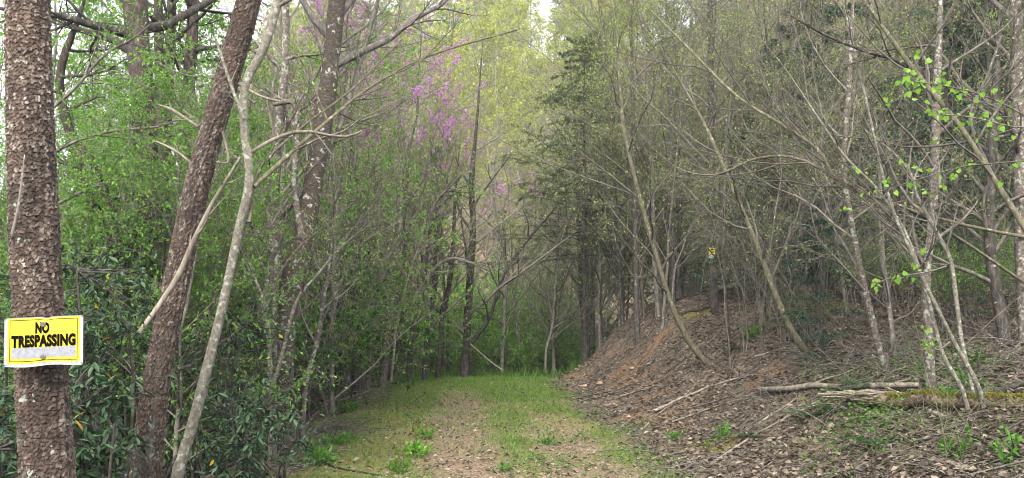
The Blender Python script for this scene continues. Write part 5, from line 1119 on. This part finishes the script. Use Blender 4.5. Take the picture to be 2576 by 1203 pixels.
# ------------------------------------------------------------------ a label of its own for every background tree and shrub: its look, and where it stands
LOOKS = {'sapling': ['slim grey budding sapling', 'tall thin budding sapling', 'short olive stemmed sapling', 'dark stemmed nearly bare sapling'], 'tall': ['tall dark trunked tree', 'tall stout grey tree', 'tall slim grey tree', 'tall lichen speckled tree'],
         'budding': ['slender tree with hanging yellow leaves', 'small tree with hanging yellow leaves'], 'green': ['small fresh green tree', 'larger fresh green tree', 'small deep green tree'], 'arch': ['bare arching shrub', 'wide grey arching shrub', 'leafy arching shrub'],
         'bush': ['low bright green bush', 'tall bright green bush', 'deep green bush'], 'hill': ['yellow green tree', 'smaller yellow green tree', 'big yellow green tree'], 'bare': ['nearly bare grey tree', 'smaller nearly bare tree'], 'wpine': ['dark evergreen pine'], 'hemlock': ['tall young hemlock', 'bushy young hemlock', 'small young hemlock'], 'cedar': ['cedar'], 'redbud': ['redbud'] * 2}
LOOK = {pr[0][1].name: LOOKS[k][i] for k, L in PR.items() for i, pr in enumerate(L)}
MARKS = [(-40, 'left of the sign pine'), (90, 'behind the sign pine'), (260, 'between the two near pines'), (420, 'behind the leaning pine'), (570, 'behind the pale bent tree'), (720, 'behind the stout brown tree'), (850, 'behind the stick heap'), (960, 'behind the twisted thicket trunk'), (1080, 'behind the last thicket trunks'), (1175, 'behind the dark forked trunk'), (1290, 'beyond the track end'),
         (1395, 'behind the kinked white stem'), (1500, 'behind the lone cedar'), (1620, 'behind the curved olive sapling'), (1790, 'behind the yellow notice'), (1930, 'behind the sweeping olive trunk'), (2060, 'behind the young hemlocks'), (2180, 'behind the white speckled trunk'), (2345, 'behind the thick lichened trunk'), (2500, 'behind the dark broken trunk'), (2640, 'at the right border')]
ORD = ['nearest', 'second nearest', 'third nearest', 'fourth nearest', 'fifth nearest', 'sixth nearest', 'seventh nearest', 'eighth nearest', 'ninth nearest', 'tenth nearest', 'eleventh nearest', 'twelfth nearest', 'thirteenth nearest', 'fourteenth nearest']
seen = {}; clus = {}
tops = [o for o in COL.objects if o.parent is None and 'label' in o and 'category' in o]
for o in tops: seen.setdefault(o['label'], []).append(o)
for lb, L in seen.items():
    if len(L) < 2: continue
    for o in L:
        ch = [c for c in o.children if c.data is not None and c.data.name in LOOK]
        look = LOOK[ch[0].data.name] if ch else o.name.split('.')[0].replace('_', ' ')
        y = o.location.y; px = 1288 + o.location.x / y * FPX; mk = min(MARKS, key=lambda m_: abs(m_[0] - px))[1]
        if y > 47: look += ' on the ridge' if 'evergreen' in look else ' on the far hillside'
        clus.setdefault((look, mk), []).append(o)
for (look, mk), L in clus.items():
    L.sort(key=lambda o: o.location.y)
    for i, o in enumerate(L): o['label'] = (look + ' ' + mk) if len(L) == 1 else '%s, %s %s' % (look, ORD[min(i, 13)], mk)

# ------------------------------------------------------------------ moist air that pales the far hillside
import bmesh
bm = bmesh.new(); bmesh.ops.create_cube(bm, size=1.0)
for v in bm.verts: v.co = Vector((v.co.x * 900, 300 + v.co.y * 760, 50 + v.co.z * 130))
hm = bpy.data.meshes.new('haze'); bm.to_mesh(hm); bm.free(); m, nt, o_ = new_mat('moist_air'); pv = nt.nodes.new('ShaderNodeVolumePrincipled'); pv.inputs['Density'].default_value = .0006; pv.inputs['Color'].default_value = (.9, .94, 1, 1)
nt.links.new(pv.outputs[0], o_.inputs['Volume']); hm.materials.append(m); o = link('haze', hm); tag(o, 'thin moist haze in the air of the valley', 'haze', None, 'stuff')
